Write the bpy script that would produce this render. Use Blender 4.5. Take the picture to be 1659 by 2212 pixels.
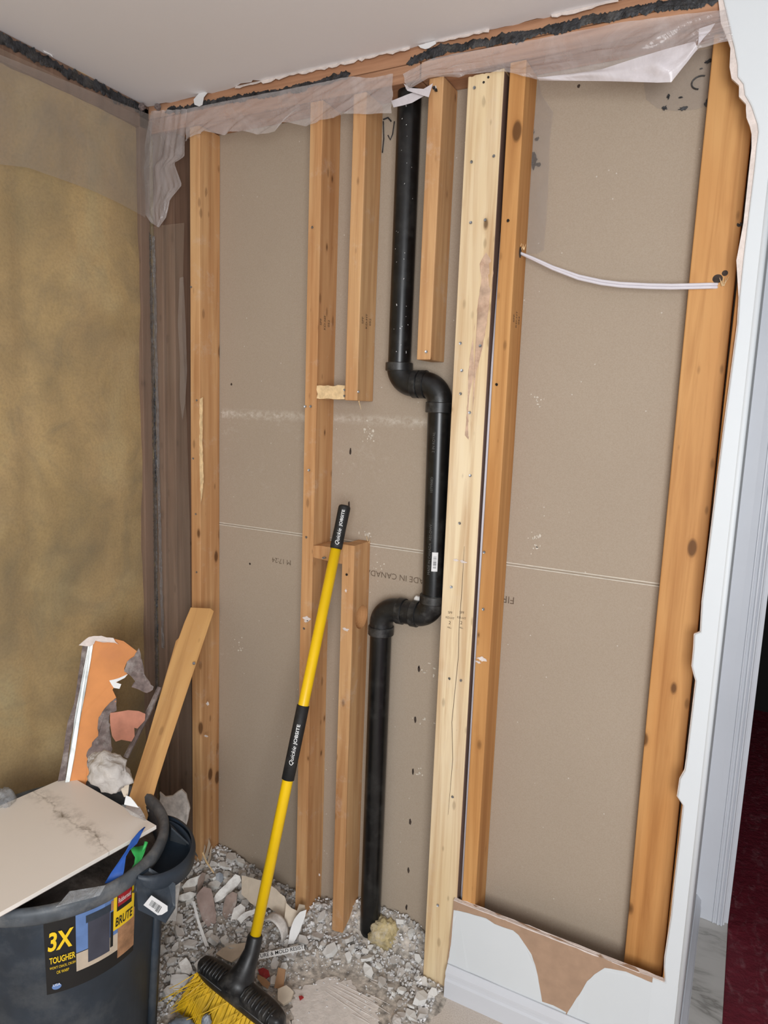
import bpy, bmesh, math, random
from mathutils import Vector, Matrix, noise
for o in list(bpy.data.objects): bpy.data.objects.remove(o)
SC = bpy.context.scene; COL = SC.collection
R_ = random.Random(7)
# ------------------------------------------------------------ camera, world, light
CP = Vector((1.68359, -1.62681, 1.58321)); YAW, PIT, ROL, FPX = -0.481834, -0.148271, 0.036895, 1507.44
fw = Vector((math.sin(YAW)*math.cos(PIT), math.cos(YAW)*math.cos(PIT), math.sin(PIT)))
rt = fw.cross(Vector((0, 0, 1))).normalized(); up = rt.cross(fw)
rr = math.cos(ROL)*rt + math.sin(ROL)*up; uu = -math.sin(ROL)*rt + math.cos(ROL)*up
cam = bpy.data.cameras.new('camera'); co = bpy.data.objects.new('camera', cam); COL.objects.link(co)
cam.sensor_fit = 'VERTICAL'; cam.sensor_height = 36; cam.lens = FPX/2212*36; cam.clip_start = .02
M3 = Matrix((rr, uu, -fw)).transposed(); co.matrix_world = Matrix.Translation(CP) @ M3.to_4x4()
SC.camera = co
W = bpy.data.worlds.new('world'); SC.world = W; W.use_nodes = True
W.node_tree.nodes['Background'].inputs[0].default_value = (.95, .97, 1, 1)
W.node_tree.nodes['Background'].inputs[1].default_value = .46
def area(name, loc, tgt, size, power, color):
    l = bpy.data.lights.new(name, 'AREA'); l.shape = 'RECTANGLE'; l.size, l.size_y = size; l.energy = power; l.color = color
    o = bpy.data.objects.new(name, l); COL.objects.link(o); o.location = loc
    o.rotation_euler = (Vector(tgt)-Vector(loc)).to_track_quat('-Z', 'Y').to_euler(); return o
area('window_daylight', (2.35, -2.75, 1.45), (1.0, 0, 1.55), (1.1, 1.3), 60, (.96, .98, 1))
SC.view_settings.view_transform = 'Standard'; SC.view_settings.look = 'None'
SC.view_settings.exposure = 0.17; SC.view_settings.gamma = 1; SC.view_settings.use_curve_mapping = False

# ------------------------------------------------------------ geometry helpers
def ray(x, y): return fw + rr*((x-829.5)/FPX) - uu*((y-1106)/FPX)
def at(x, y, ax, v):                       # point of the photographed place seen at a pixel, on the plane axis = v
    d = ray(x, y); return CP + d*((v-CP[ax])/d[ax])
def on(x, y, p0, n):
    d = ray(x, y); n = Vector(n); return CP + d*((Vector(p0)-CP).dot(n)/d.dot(n))
def box(bm, a, b):
    x0, y0, z0 = a; x1, y1, z1 = b
    v = [bm.verts.new(p) for p in ((x0,y0,z0),(x1,y0,z0),(x1,y1,z0),(x0,y1,z0),(x0,y0,z1),(x1,y0,z1),(x1,y1,z1),(x0,y1,z1))]
    for f in ((0,3,2,1),(4,5,6,7),(0,1,5,4),(1,2,6,5),(2,3,7,6),(3,0,4,7)): bm.faces.new([v[i] for i in f])
    return v
def BM(): return bmesh.new()
def tube(bm, pts, r, n=16, cap=True, closed=False):
    pts = [Vector(p) for p in pts]; rs = r if isinstance(r, (list, tuple)) else [r]*len(pts)
    t0 = (pts[1]-pts[0]).normalized(); u = t0.orthogonal().normalized(); rings = []
    for i, p in enumerate(pts):
        t = (pts[min(i+1, len(pts)-1)]-pts[max(i-1, 0)]).normalized()
        if t.length < 1e-6: t = t0
        u = (u - t*u.dot(t)).normalized(); w = t.cross(u)
        rings.append([bm.verts.new(p+(u*math.cos(a)+w*math.sin(a))*rs[i]) for a in [2*math.pi*k/n for k in range(n)]])
    for a, b in zip(rings, rings[1:]):
        for k in range(n): bm.faces.new((a[k], a[(k+1)%n], b[(k+1)%n], b[k]))
    if cap:
        bm.faces.new(rings[0][::-1]); bm.faces.new(rings[-1])
def slab(bm, pts, n, th):                  # polygon given in world points, thickened backwards along n
    n = Vector(n).normalized(); a = [bm.verts.new(p) for p in pts]; b = [bm.verts.new(Vector(p)-n*th) for p in pts]
    bm.faces.new(a); bm.faces.new(b[::-1]); k = len(pts)
    for i in range(k): bm.faces.new((a[i], b[i], b[(i+1)%k], a[(i+1)%k]))
def grid(bm, fn, nu, nv):
    v = [[bm.verts.new(fn(i/nu, j/nv)) for j in range(nv+1)] for i in range(nu+1)]
    for i in range(nu):
        for j in range(nv): bm.faces.new((v[i][j], v[i+1][j], v[i+1][j+1], v[i][j+1]))
def lathe(bm, prof, c, n=48, close=False):
    rings = [[bm.verts.new((c[0]+r*math.cos(2*math.pi*k/n), c[1]+r*math.sin(2*math.pi*k/n), z)) for k in range(n)] for r, z in prof]
    for a, b in zip(rings, rings[1:]):
        for k in range(n): bm.faces.new((a[k], a[(k+1)%n], b[(k+1)%n], b[k]))
    if close: bm.faces.new(rings[0][::-1])
def rough(pts, amp, step, seed=0):         # torn, ragged outline
    rnd = random.Random(seed); out = []; n = len(pts)
    for i in range(n):
        a = Vector(pts[i]); b = Vector(pts[(i+1)%n]); k = max(1, int((b-a).length/step))
        for j in range(k):
            p = a.lerp(b, j/k)
            if j: p += Vector([rnd.uniform(-1, 1)*amp for _ in range(3)])
            out.append(p)
    return out
def finish(bm, smooth=False, tri=False):
    bmesh.ops.recalc_face_normals(bm, faces=bm.faces)
    for f in bm.faces: f.smooth = smooth
def obj(name, bm, mat, parent=None, smooth=False, loc=None, bev=0, solid=0, recalc=True):
    if recalc: bmesh.ops.recalc_face_normals(bm, faces=bm.faces)
    for f in bm.faces: f.smooth = smooth
    if parent is not None: org = Vector(parent['org'])
    elif loc is not None: org = Vector(loc)
    else:
        xs = [v.co.x for v in bm.verts]; ys = [v.co.y for v in bm.verts]; zs = [v.co.z for v in bm.verts]
        org = Vector(((min(xs)+max(xs))/2, (min(ys)+max(ys))/2, min(zs)))
    bmesh.ops.translate(bm, verts=bm.verts, vec=-org)
    me = bpy.data.meshes.new(name); bm.to_mesh(me); bm.free(); me.materials.append(mat)
    o = bpy.data.objects.new(name, me); COL.objects.link(o)
    if parent is not None:
        o.parent = parent; o.location = (0, 0, 0)
    else: o.location = org
    o['org'] = list(org)
    if bev:
        m = o.modifiers.new('bevel', 'BEVEL'); m.width = bev; m.segments = 2; m.limit_method = 'ANGLE'
    if solid:
        m = o.modifiers.new('solid', 'SOLIDIFY'); m.thickness = solid; m.offset = 0
    return o
def tag(o, label, cat, group=None, kind=None):
    o['label'] = label; o['category'] = cat
    if group: o['group'] = group
    if kind: o['kind'] = kind
    return o
def thing(name, label, cat, loc, group=None):
    o = bpy.data.objects.new(name, None); COL.objects.link(o); o.location = loc; o['org'] = list(loc)
    o.empty_display_size = .05
    return tag(o, label, cat, group)
def struct(o, label=None):
    o['kind'] = 'structure'
    if label: o['label'] = label
    return o
def text_bm(s, size, fn, sub=0, bold=0.0, shear=0.0):
    c = bpy.data.curves.new('t', 'FONT'); c.body = s; c.size = size; c.align_x = 'CENTER'; c.align_y = 'CENTER'; c.offset = bold; c.shear = shear
    c.resolution_u = 3
    o = bpy.data.objects.new('t', c); COL.objects.link(o); me = bpy.data.meshes.new_from_object(o)
    bpy.data.objects.remove(o); b = BM(); b.from_mesh(me); bpy.data.meshes.remove(me)
    if sub: bmesh.ops.triangulate(b, faces=b.faces); bmesh.ops.subdivide_edges(b, edges=b.edges, cuts=sub, use_grid_fill=True)
    for v in b.verts: v.co = fn(v.co.x, v.co.y)
    return b
def text_fit(s, L, H, fn, bold=0.0, shear=0.0):
    c = text_bm(s, 1, lambda a, b: Vector((a, b, 0)), 1, bold, shear); xs = [v.co.x for v in c.verts]; ys = [v.co.y for v in c.verts]
    x0, x1, y0, y1 = min(xs), max(xs), min(ys), max(ys)
    for v in c.verts: v.co = fn(((v.co.x-x0)/(x1-x0)-.5)*L, ((v.co.y-y0)/(y1-y0)-.5)*H)
    return c
def plane_map(p, u, v):
    p, u, v = Vector(p), Vector(u).normalized(), Vector(v).normalized(); return lambda a, b: p+u*a+v*b

def blot(p, r, seed, mat, nrm=(0, -1, 0), sx=1, sz=1):
    rnd = random.Random(seed); b = BM(); slab(b, [p+Vector((math.cos(a)*r*sx*rnd.uniform(.4, 1.2), 0, math.sin(a)*r*sz*rnd.uniform(.4, 1.2))) for a in [k*math.pi/9 for k in range(18)]], nrm, .001); return b
# ------------------------------------------------------------ materials
def nm(name):
    m = bpy.data.materials.new(name); m.use_nodes = True; nt = m.node_tree; return m, nt, nt.nodes['Principled BSDF']
def N(nt, t, **k):
    n = nt.nodes.new(t)
    for a, b in k.items():
        if a.startswith('i_'): n.inputs[a[2:].replace('_', ' ')].default_value = b
        else: setattr(n, a, b)
    return n
def rgb(h):                                # sRGB 0-255 to linear
    return tuple([((c/255+.055)/1.055)**2.4 if c/255 > .04045 else c/255/12.92 for c in h]) + (1,)
def coords(nt, scale=(1, 1, 1), rnd=True):
    tc = N(nt, 'ShaderNodeTexCoord'); mp = N(nt, 'ShaderNodeMapping'); mp.inputs['Scale'].default_value = scale
    if rnd:
        oi = N(nt, 'ShaderNodeObjectInfo'); mu = N(nt, 'ShaderNodeMath', operation='MULTIPLY'); mu.inputs[1].default_value = 37.
        nt.links.new(oi.outputs['Random'], mu.inputs[0]); ad = N(nt, 'ShaderNodeVectorMath', operation='ADD')
        nt.links.new(tc.outputs['Object'], ad.inputs[0]); nt.links.new(mu.outputs[0], ad.inputs[1]); nt.links.new(ad.outputs[0], mp.inputs[0])
    else: nt.links.new(tc.outputs['Object'], mp.inputs[0])
    return mp.outputs[0]
def noisen(nt, vec, scale, detail=4, rough=.55, dist=0):
    n = N(nt, 'ShaderNodeTexNoise'); n.inputs['Scale'].default_value = scale; n.inputs['Detail'].default_value = detail
    n.inputs['Roughness'].default_value = rough; n.inputs['Distortion'].default_value = dist; nt.links.new(vec, n.inputs['Vector']); return n.outputs['Fac']
def ramp(nt, fac, stops):
    r = N(nt, 'ShaderNodeValToRGB'); nt.links.new(fac, r.inputs[0]); e = r.color_ramp.elements
    while len(e) < len(stops): e.new(.5)
    for i, (p, c) in enumerate(stops): e[i].position = p; e[i].color = c if len(c) == 4 else tuple(c)+(1,)
    return r.outputs[0]
def mixc(nt, fac, a, b, mode='MIX'):
    m = N(nt, 'ShaderNodeMix', data_type='RGBA', blend_type=mode)
    for s, v in ((0, fac), (6, a), (7, b)):
        if isinstance(v, (int, float)): m.inputs[s].default_value = v
        elif isinstance(v, tuple): m.inputs[s].default_value = v
        else: nt.links.new(v, m.inputs[s])
    return m.outputs[2]
def math_(nt, op, a, b=None, clamp=False):
    m = N(nt, 'ShaderNodeMath', operation=op, use_clamp=clamp)
    for i, v in ((0, a), (1, b)):
        if v is None: continue
        if isinstance(v, (int, float)): m.inputs[i].default_value = v
        else: nt.links.new(v, m.inputs[i])
    return m.outputs[0]
def bump(nt, bs, h, strength=.3, dist=.002):
    b = N(nt, 'ShaderNodeBump'); b.inputs['Strength'].default_value = strength; b.inputs['Distance'].default_value = dist
    nt.links.new(h, b.inputs['Height']); nt.links.new(b.outputs[0], bs.inputs['Normal'])
def simple(name, c, rough=.7, var=.08, scale=30, metallic=0, bmp=0, dirt=None, dirtamt=.5, spec=.5):
    m, nt, b = nm(name); v = coords(nt)
    f = noisen(nt, v, scale)
    lo = tuple([x*(1-var*2) for x in rgb(c)[:3]])+(1,); hi = tuple([min(1, x*(1+var*2)) for x in rgb(c)[:3]])+(1,)
    col = ramp(nt, f, [(.3, lo), (.7, hi)])
    if dirt:
        f2 = noisen(nt, v, scale*.35, 8, .7); col = mixc(nt, ramp(nt, f2, [(.5, (0,0,0)), (.72, (dirtamt,)*3)]), col, rgb(dirt))
    nt.links.new(col, b.inputs['Base Color']); b.inputs['Roughness'].default_value = rough; b.inputs['Metallic'].default_value = metallic
    b.inputs['Specular IOR Level'].default_value = spec
    if bmp: bump(nt, b, noisen(nt, v, scale*3, 6), bmp, .003)
    return m
def wood(name, light, mid, dark, axis=2, knots=.5, dusty=0.0, rough=.6):
    m, nt, b = nm(name); s = [38, 38, 38]; s[axis] = 1.6
    v = coords(nt, tuple(s)); s2 = [9, 9, 9]; s2[axis] = 1.3
    v2 = coords(nt, tuple(s2)); v3 = coords(nt)
    g = noisen(nt, v, 1, 5, .6, .6); big = noisen(nt, v2, 1, 3, .5, .8)
    col = mixc(nt, ramp(nt, big, [(.32, (0,0,0)), (.68, (1,1,1))]), rgb(light), rgb(mid))
    col = mixc(nt, math_(nt, 'MULTIPLY', ramp(nt, g, [(.42, (0,0,0)), (.72, (1,1,1))]), .75), col, rgb(dark))
    # growth-ring cathedrals
    wv = N(nt, 'ShaderNodeTexWave', wave_type='RINGS'); wv.inputs['Scale'].default_value = 1.1; wv.inputs['Distortion'].default_value = 3
    wv.inputs['Detail'].default_value = 2; nt.links.new(v2, wv.inputs['Vector'])
    col = mixc(nt, math_(nt, 'MULTIPLY', wv.outputs['Fac'], .16), col, rgb(dark))
    # knots
    ks = [18, 18, 18]; ks[axis] = 8.5; kv = coords(nt, tuple(ks))
    vo = N(nt, 'ShaderNodeTexVoronoi'); vo.inputs['Scale'].default_value = 1; vo.inputs['Randomness'].default_value = 1; nt.links.new(kv, vo.inputs['Vector'])
    sep = N(nt, 'ShaderNodeSeparateColor'); nt.links.new(vo.outputs['Color'], sep.inputs[0])
    thr = math_(nt, 'MULTIPLY', math_(nt, 'SUBTRACT', sep.outputs[0], 1-knots*1.05), .40)
    k = math_(nt, 'MULTIPLY', math_(nt, 'SUBTRACT', thr, vo.outputs['Distance']), 14, True)
    halo = math_(nt, 'MULTIPLY', math_(nt, 'SUBTRACT', math_(nt, 'ADD', thr, .10), vo.outputs['Distance']), 4, True)
    halo = math_(nt, 'MULTIPLY', halo, math_(nt, 'GREATER_THAN', thr, 0.))
    col = mixc(nt, math_(nt, 'MULTIPLY', halo, .5), col, rgb(dark))
    kd = tuple([c*.30 for c in rgb(dark)[:3]])+(1,)
    col = mixc(nt, math_(nt, 'MULTIPLY', k, .85), col, kd)
    ks = [44, 44, 44]; ks[axis] = 17; vp = N(nt, 'ShaderNodeTexVoronoi'); vp.inputs['Scale'].default_value = 1; nt.links.new(coords(nt, tuple(ks)), vp.inputs['Vector'])
    sp_ = N(nt, 'ShaderNodeSeparateColor'); nt.links.new(vp.outputs['Color'], sp_.inputs[0])
    tp = math_(nt, 'MULTIPLY', math_(nt, 'SUBTRACT', sp_.outputs[0], .72), 1.1)
    col = mixc(nt, math_(nt, 'MULTIPLY', math_(nt, 'MULTIPLY', math_(nt, 'SUBTRACT', tp, vp.outputs['Distance']), 8, True), .6*knots+.1), col, kd)
    if dusty:
        d = noisen(nt, v3, 14, 9, .75); col = mixc(nt, ramp(nt, d, [(.56, (0,0,0)), (.74, (dusty,)*3)]), col, rgb((215, 205, 195)))
    nt.links.new(col, b.inputs['Base Color']); b.inputs['Roughness'].default_value = rough; b.inputs['Specular IOR Level'].default_value = .3
    bump(nt, b, g, .25, .001); return m
def film(name, c, alpha, rough=.25, bs=.5, bscale=9):
    m, nt, b = nm(name); v = coords(nt, rnd=False); n = noisen(nt, v, bscale, 5, .6, 1.2)
    b.inputs['Base Color'].default_value = rgb(c); b.inputs['Roughness'].default_value = rough
    a = ramp(nt, n, [(.3, (alpha*.75,)*3), (.7, (min(1, alpha*1.3),)*3)]); nt.links.new(a, b.inputs['Alpha'])
    bump(nt, b, n, bs, .012); return m

M_stud = wood('aged_stud_wood', (212, 170, 122), (200, 150, 102), (160, 108, 66), knots=.55, dusty=.3)
M_stud2 = wood('orange_stud_wood', (208, 158, 100), (194, 138, 80), (158, 104, 54), knots=.6)
M_new = wood('pale_new_lumber', (240, 222, 188), (228, 204, 160), (178, 134, 90), knots=.4, dusty=.2)
M_newside = wood('shaded_edge_brown', (120, 96, 84), (105, 82, 70), (70, 52, 44), knots=.1)  # brown that carries the shade on the pale board's right side
M_stain = simple('brown_pith_stain', (196, 166, 142), .7, .12, 40, dirt=(150, 110, 85), dirtamt=.7)
M_platewood = wood('plate_wood', (196, 152, 120), (176, 128, 96), (124, 84, 60), axis=0, knots=.4)
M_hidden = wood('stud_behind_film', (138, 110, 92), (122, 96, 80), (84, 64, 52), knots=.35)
M_plank = wood('scrap_plank_wood', (214, 168, 108), (200, 146, 86), (140, 92, 50), knots=.35, dusty=.15)
M_endgrain = simple('sawn_end_grain', (226, 196, 150), .8, .1, 60, bmp=.5)
M_white = simple('white_wall_paint', (214, 219, 222), .55, .01, 3)
M_seam = simple('pale_sheet_bevel', (206, 198, 184), .9, .06, 60)
M_gyp = simple('torn_gypsum_edge', (222, 210, 203), .9, .06, 60, bmp=.6)
M_trim = simple('white_semi_gloss_trim', (206, 209, 215), .35, .015, 5)
M_kraft = simple('brown_kraft_paper', (170, 140, 116), .85, .04, 40)
M_tar = simple('black_acoustic_sealant', (40, 41, 44), .45, .5, 60, bmp=.8, dirt=(120, 116, 110), dirtamt=.45)
M_abs = simple('black_abs_plastic', (17, 18, 19), .28, .2, 50, dirt=(70, 70, 68), dirtamt=.35)
M_absrough = simple('dusty_black_abs_fitting', (24, 25, 26), .38, .3, 50, dirt=(110, 108, 105), dirtamt=.45)
M_steel = simple('zinc_screw', (150, 152, 155), .35, .2, 200, metallic=.8)
M_darksteel = simple('dark_screw', (48, 44, 42), .5, .2, 200, metallic=.5)
M_cable = simple('white_cable_jacket', (216, 212, 218), .4, .02, 30)
M_yellow = simple('yellow_fiberglass_handle', (242, 198, 16), .35, .03, 12)
M_grip = simple('black_rubber_grip', (26, 26, 27), .6, .15, 80, dirt=(90, 88, 86), dirtamt=.25)
M_print = simple('white_print', (232, 232, 230), .6, .02, 20)
M_broomhead = simple('black_broom_plastic', (28, 28, 29), .42, .25, 60, dirt=(120, 116, 110), dirtamt=.35)
M_bristle = simple('yellow_bristles', (214, 172, 24), .5, .15, 30)
M_bin = simple('grey_bin_plastic', (40, 50, 61), .5, .12, 12, dirt=(118, 120, 120), dirtamt=.4)
M_rim = simple('dusty_bin_rim', (76, 82, 88), .5, .14, 30, dirt=(150, 148, 144), dirtamt=.55)
M_stick = simple('sticker_white', (222, 222, 222), .5, .01, 20)
M_black = simple('printed_black', (18, 18, 19), .5, .05, 20)
M_lyel = simple('label_yellow', (235, 196, 30), .5, .02, 20)
M_lred = simple('label_red', (160, 26, 34), .5, .05, 20)
M_lblue = simple('label_sky_blue', (96, 126, 176), .5, .1, 20)
M_lsand = simple('label_sandy_ground', (156, 116, 84), .6, .15, 60)
M_lgrey = simple('label_grey_bin_picture', (62, 64, 76), .5, .1, 20)
M_blue = simple('blue_masking_tape', (42, 92, 178), .55, .1, 20)
M_green = simple('green_masking_tape', (58, 178, 88), .55, .12, 30)
M_chip = simple('plaster_rubble', (240, 236, 231), .9, .10, 60, bmp=.5)
M_chip2 = simple('grey_plaster_rubble', (216, 211, 205), .9, .12, 60, bmp=.5)
M_chip3 = simple('torn_drywall_paper', (150, 132, 122), .9, .12, 40, bmp=.4, dirt=(205, 200, 195), dirtamt=.8)
M_fines = simple('plaster_crumbs', (178, 170, 160), .95, .3, 60, bmp=.5)
M_wool = simple('mineral_wool', (190, 172, 128), .95, .15, 50, bmp=1.0, dirt=(214, 208, 200), dirtamt=.8)
M_cream = simple('cream_paper', (214, 200, 180), .85, .05, 30)
M_beige = simple('beige_paper_face', (188, 172, 152), .85, .05, 30)
M_tan = simple('tan_card', (176, 136, 100), .85, .05, 30)
M_red = simple('red_scrap', (150, 40, 40), .7, .15, 60, dirt=(190, 150, 140), dirtamt=.5)
M_orangep = simple('orange_drywall_paper', (214, 142, 84), .8, .07, 10, dirt=(190, 120, 90), dirtamt=.5)
M_pinkp = simple('pink_drywall_paper', (200, 136, 112), .85, .08, 30)
M_mould = simple('grey_torn_backing', (118, 104, 100), .9, .2, 60, bmp=.8, dirt=(190, 184, 178), dirtamt=.7)
M_metal = simple('galvanised_bead', (150, 152, 150), .4, .1, 40, metallic=.6, dirt=(176, 176, 170), dirtamt=.8)
M_plaster = simple('dusty_plaster_lump', (190, 184, 178), .95, .08, 25, bmp=1.0)
M_stamp = simple('lumber_stamp_ink', (92, 74, 58), .8, .1, 60)
M_pencil = simple('pencil_mark', (104, 88, 72), .8, .1, 60)
M_hole = simple('rusty_nail_hole', (58, 46, 38), .8, .3, 100)
M_blueplastic = simple('blue_grey_plastic', (112, 120, 130), .5, .2, 30, dirt=(180, 180, 180), dirtamt=.7)
M_dark = simple('painted_darkness', (16, 13, 13), .9, .1, 3)  # near-black colour stands in for the darkness of the unlit room
F_band = film('milky_poly_sheet', (218, 210, 208), .36, .16, .8, 7)
F_shred = film('grey_poly_shred', (150, 148, 148), .5, .2, 1, 60)
F_thick = film('double_poly_sheet', (226, 220, 224), .75, .25, .5, 6)
F_left = film('poly_vapour_barrier', (186, 168, 150), .17, .30, .45, 3.5)
F_thin = film('thin_poly_sheet', (180, 170, 162), .15, .25, .4, 8)
F_bag = film('clear_bag', (170, 172, 174), .45, .25, 1, 25)

def kraft_wall():
    m, nt, b = nm('grey_brown_drywall_back'); v = coords(nt, rnd=False)
    sp = N(nt, 'ShaderNodeSeparateXYZ'); nt.links.new(v, sp.inputs[0])
    base = mixc(nt, noisen(nt, v, 2.2, 3), rgb((165, 150, 133)), rgb((176, 162, 145)))
    fine = noisen(nt, v, 420, 2, .5); base = mixc(nt, ramp(nt, fine, [(.35, (0,0,0)), (.75, (.35,)*3)]), base, rgb((146, 128, 108)))
    sc = N(nt, 'ShaderNodeTexVoronoi'); sc.inputs['Scale'].default_value = 26; nt.links.new(v, sc.inputs['Vector'])
    dots = math_(nt, 'LESS_THAN', sc.outputs['Distance'], .045); base = mixc(nt, math_(nt, 'MULTIPLY', dots, .55), base, rgb((214, 208, 200)))
    # scraped dusty smear at the old sheet line
    z = sp.outputs[2]; x = sp.outputs[0]
    d1 = math_(nt, 'SUBTRACT', 1, math_(nt, 'MULTIPLY', math_(nt, 'ABSOLUTE', math_(nt, 'SUBTRACT', z, 1.548)), 55), True)
    below = math_(nt, 'MULTIPLY', math_(nt, 'LESS_THAN', z, 1.555), math_(nt, 'SUBTRACT', 1, math_(nt, 'MULTIPLY', math_(nt, 'SUBTRACT', 1.555, z), 2.6), True))
    xr = math_(nt, 'MULTIPLY', math_(nt, 'LESS_THAN', x, .98), math_(nt, 'GREATER_THAN', x, .2))
    n2 = noisen(nt, v, 60, 8, .8); n3 = noisen(nt, v, 5, 4, .6)
    s1 = math_(nt, 'MULTIPLY', d1, ramp(nt, n2, [(.40, (0,0,0)), (.6, (1,1,1))]))
    s2 = math_(nt, 'MULTIPLY', math_(nt, 'MULTIPLY', below, ramp(nt, n2, [(.52, (0,0,0)), (.75, (1,1,1))])), ramp(nt, n3, [(.42, (0,0,0)), (.65, (1,1,1))]))
    s = math_(nt, 'MULTIPLY', math_(nt, 'ADD', math_(nt, 'MULTIPLY', s1, .6), math_(nt, 'MULTIPLY', s2, .8), True), xr)
    base = mixc(nt, s, base, rgb((210, 202, 190)))
    n4 = noisen(nt, v, 11, 9, .8)
    base = mixc(nt, ramp(nt, n4, [(.64, (0,0,0)), (.8, (.6,)*3)]), base, rgb((205, 196, 184)))
    nt.links.new(base, b.inputs['Base Color']); b.inputs['Roughness'].default_value = .85; b.inputs['Specular IOR Level'].default_value = .2
    bump(nt, b, fine, .15, .0006); return m
M_back = kraft_wall()
def insulation():
    m, nt, b = nm('yellow_fibreglass'); v = coords(nt, rnd=False)
    n1 = noisen(nt, v, 2.4, 4, .6, .5); n2 = noisen(nt, v, 4.5, 6, .65, 1.2); n3 = noisen(nt, v, 150, 3, .6)
    c = ramp(nt, n1, [(.28, rgb((136, 124, 92))), (.45, rgb((174, 150, 102))), (.58, rgb((196, 168, 114))), (.74, rgb((188, 174, 128)))])
    c = mixc(nt, ramp(nt, n2, [(.50, (0,0,0)), (.75, (.55,)*3)]), c, rgb((124, 118, 94)))
    c = mixc(nt, ramp(nt, noisen(nt, v, 3.4, 3, .5, .4), [(.55, (0,0,0)), (.72, (.6,)*3)]), c, rgb((208, 188, 138)))
    c = mixc(nt, ramp(nt, n3, [(.4, (0,0,0)), (.8, (.3,)*3)]), c, rgb((90, 76, 52)))
    nt.links.new(c, b.inputs['Base Color']); b.inputs['Roughness'].default_value = .9; b.inputs['Specular IOR Level'].default_value = .1
    bump(nt, b, n2, .2, .02); return m
M_ins = insulation()
M_ins.node_tree.nodes['Principled BSDF'].inputs['Specular IOR Level'].default_value = .15
def ceil_mat():
    m, nt, b = nm('white_ceiling_paint'); v = coords(nt, rnd=False)
    c = mixc(nt, noisen(nt, v, 1.5, 3), rgb((236, 234, 236)), rgb((228, 227, 230)))
    c = mixc(nt, ramp(nt, noisen(nt, v, 16, 9, .8), [(.66, (0,0,0)), (.78, (.5,)*3)]), c, rgb((246, 244, 240)))
    nt.links.new(c, b.inputs['Base Color']); b.inputs['Roughness'].default_value = .85; bump(nt, b, noisen(nt, v, 260, 3), .12, .001); return m
M_ceil = ceil_mat()
def floor_mat():
    m, nt, b = nm('dusty_subfloor'); v = coords(nt, rnd=False)
    c = mixc(nt, noisen(nt, v, 9, 6, .65), rgb((206, 194, 182)), rgb((222, 214, 206)))
    c = mixc(nt, ramp(nt, noisen(nt, v, 320, 3, .6), [(.4, (0,0,0)), (.7, (.5,)*3)]), c, rgb((172, 156, 140)))
    nt.links.new(c, b.inputs['Base Color']); b.inputs['Roughness'].default_value = .95; bump(nt, b, noisen(nt, v, 200, 6, .7), .6, .003); return m
M_floor = floor_mat()
def marble(name, base, vein, s=2.2):
    m, nt, b = nm(name); v = coords(nt, rnd=False)
    w = N(nt, 'ShaderNodeTexNoise'); w.inputs['Scale'].default_value = s; w.inputs['Detail'].default_value = 6; w.inputs['Roughness'].default_value = .62; w.inputs['Distortion'].default_value = .5
    mp = N(nt, 'ShaderNodeMapping'); mp.inputs['Rotation'].default_value = (0, 0, 1.05); mp.inputs['Scale'].default_value = (.55, 2.2, 1); nt.links.new(v, mp.inputs[0]); nt.links.new(mp.outputs[0], w.inputs['Vector'])
    r = math_(nt, 'ABSOLUTE', math_(nt, 'SUBTRACT', w.outputs['Fac'], .50))
    ve = ramp(nt, r, [(0, (.8,)*3), (.018, (.35,)*3), (.06, (0,0,0))]); mask = ramp(nt, noisen(nt, v, 5, 3), [(.42, (0,0,0)), (.62, (1,1,1))])
    vv = math_(nt, 'MULTIPLY', ve, mask)
    c = mixc(nt, vv, rgb(base), rgb(vein)); nt.links.new(c, b.inputs['Base Color']); b.inputs['Roughness'].default_value = .4; return m
M_marble = marble('veined_marble_threshold', (196, 192, 186), (120, 116, 108))
def tile_mat(p, q):                             # scrap tile face: one grey vein runs diagonally, kept in the tile's own coordinates
    m, nt, b = nm('veined_marble_tile'); v = coords(nt, rnd=False)
    sp = N(nt, 'ShaderNodeSeparateXYZ'); nt.links.new(v, sp.inputs[0])
    n1 = noisen(nt, v, 9, 6, .6, .3); n2 = noisen(nt, v, 26, 8, .7)
    dx, dy = (q[0]-p[0]), (q[1]-p[1]); l_ = math.hypot(dx, dy)
    line = math_(nt, 'ADD', math_(nt, 'MULTIPLY', sp.outputs[0], -dy/l_), math_(nt, 'MULTIPLY', sp.outputs[1], dx/l_)); line = math_(nt, 'SUBTRACT', line, (-dy*p[0]+dx*p[1])/l_)
    line = math_(nt, 'ADD', line, math_(nt, 'MULTIPLY', math_(nt, 'SUBTRACT', n1, .5), .10))
    ab = math_(nt, 'ABSOLUTE', line)
    soft = math_(nt, 'MULTIPLY', math_(nt, 'SUBTRACT', 1, math_(nt, 'MULTIPLY', ab, 26), True), ramp(nt, n2, [(.46, (0,0,0)), (.66, (1,1,1))]))
    hard = math_(nt, 'MULTIPLY', math_(nt, 'SUBTRACT', 1, math_(nt, 'MULTIPLY', ab, 240), True), .65)
    f = math_(nt, 'MULTIPLY', math_(nt, 'ADD', math_(nt, 'MULTIPLY', soft, .65), math_(nt, 'MULTIPLY', hard, .5), True), 1)
    c = mixc(nt, f, rgb((240, 233, 224)), rgb((112, 100, 86))); nt.links.new(c, b.inputs['Base Color']); b.inputs['Roughness'].default_value = .42; return m
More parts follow.
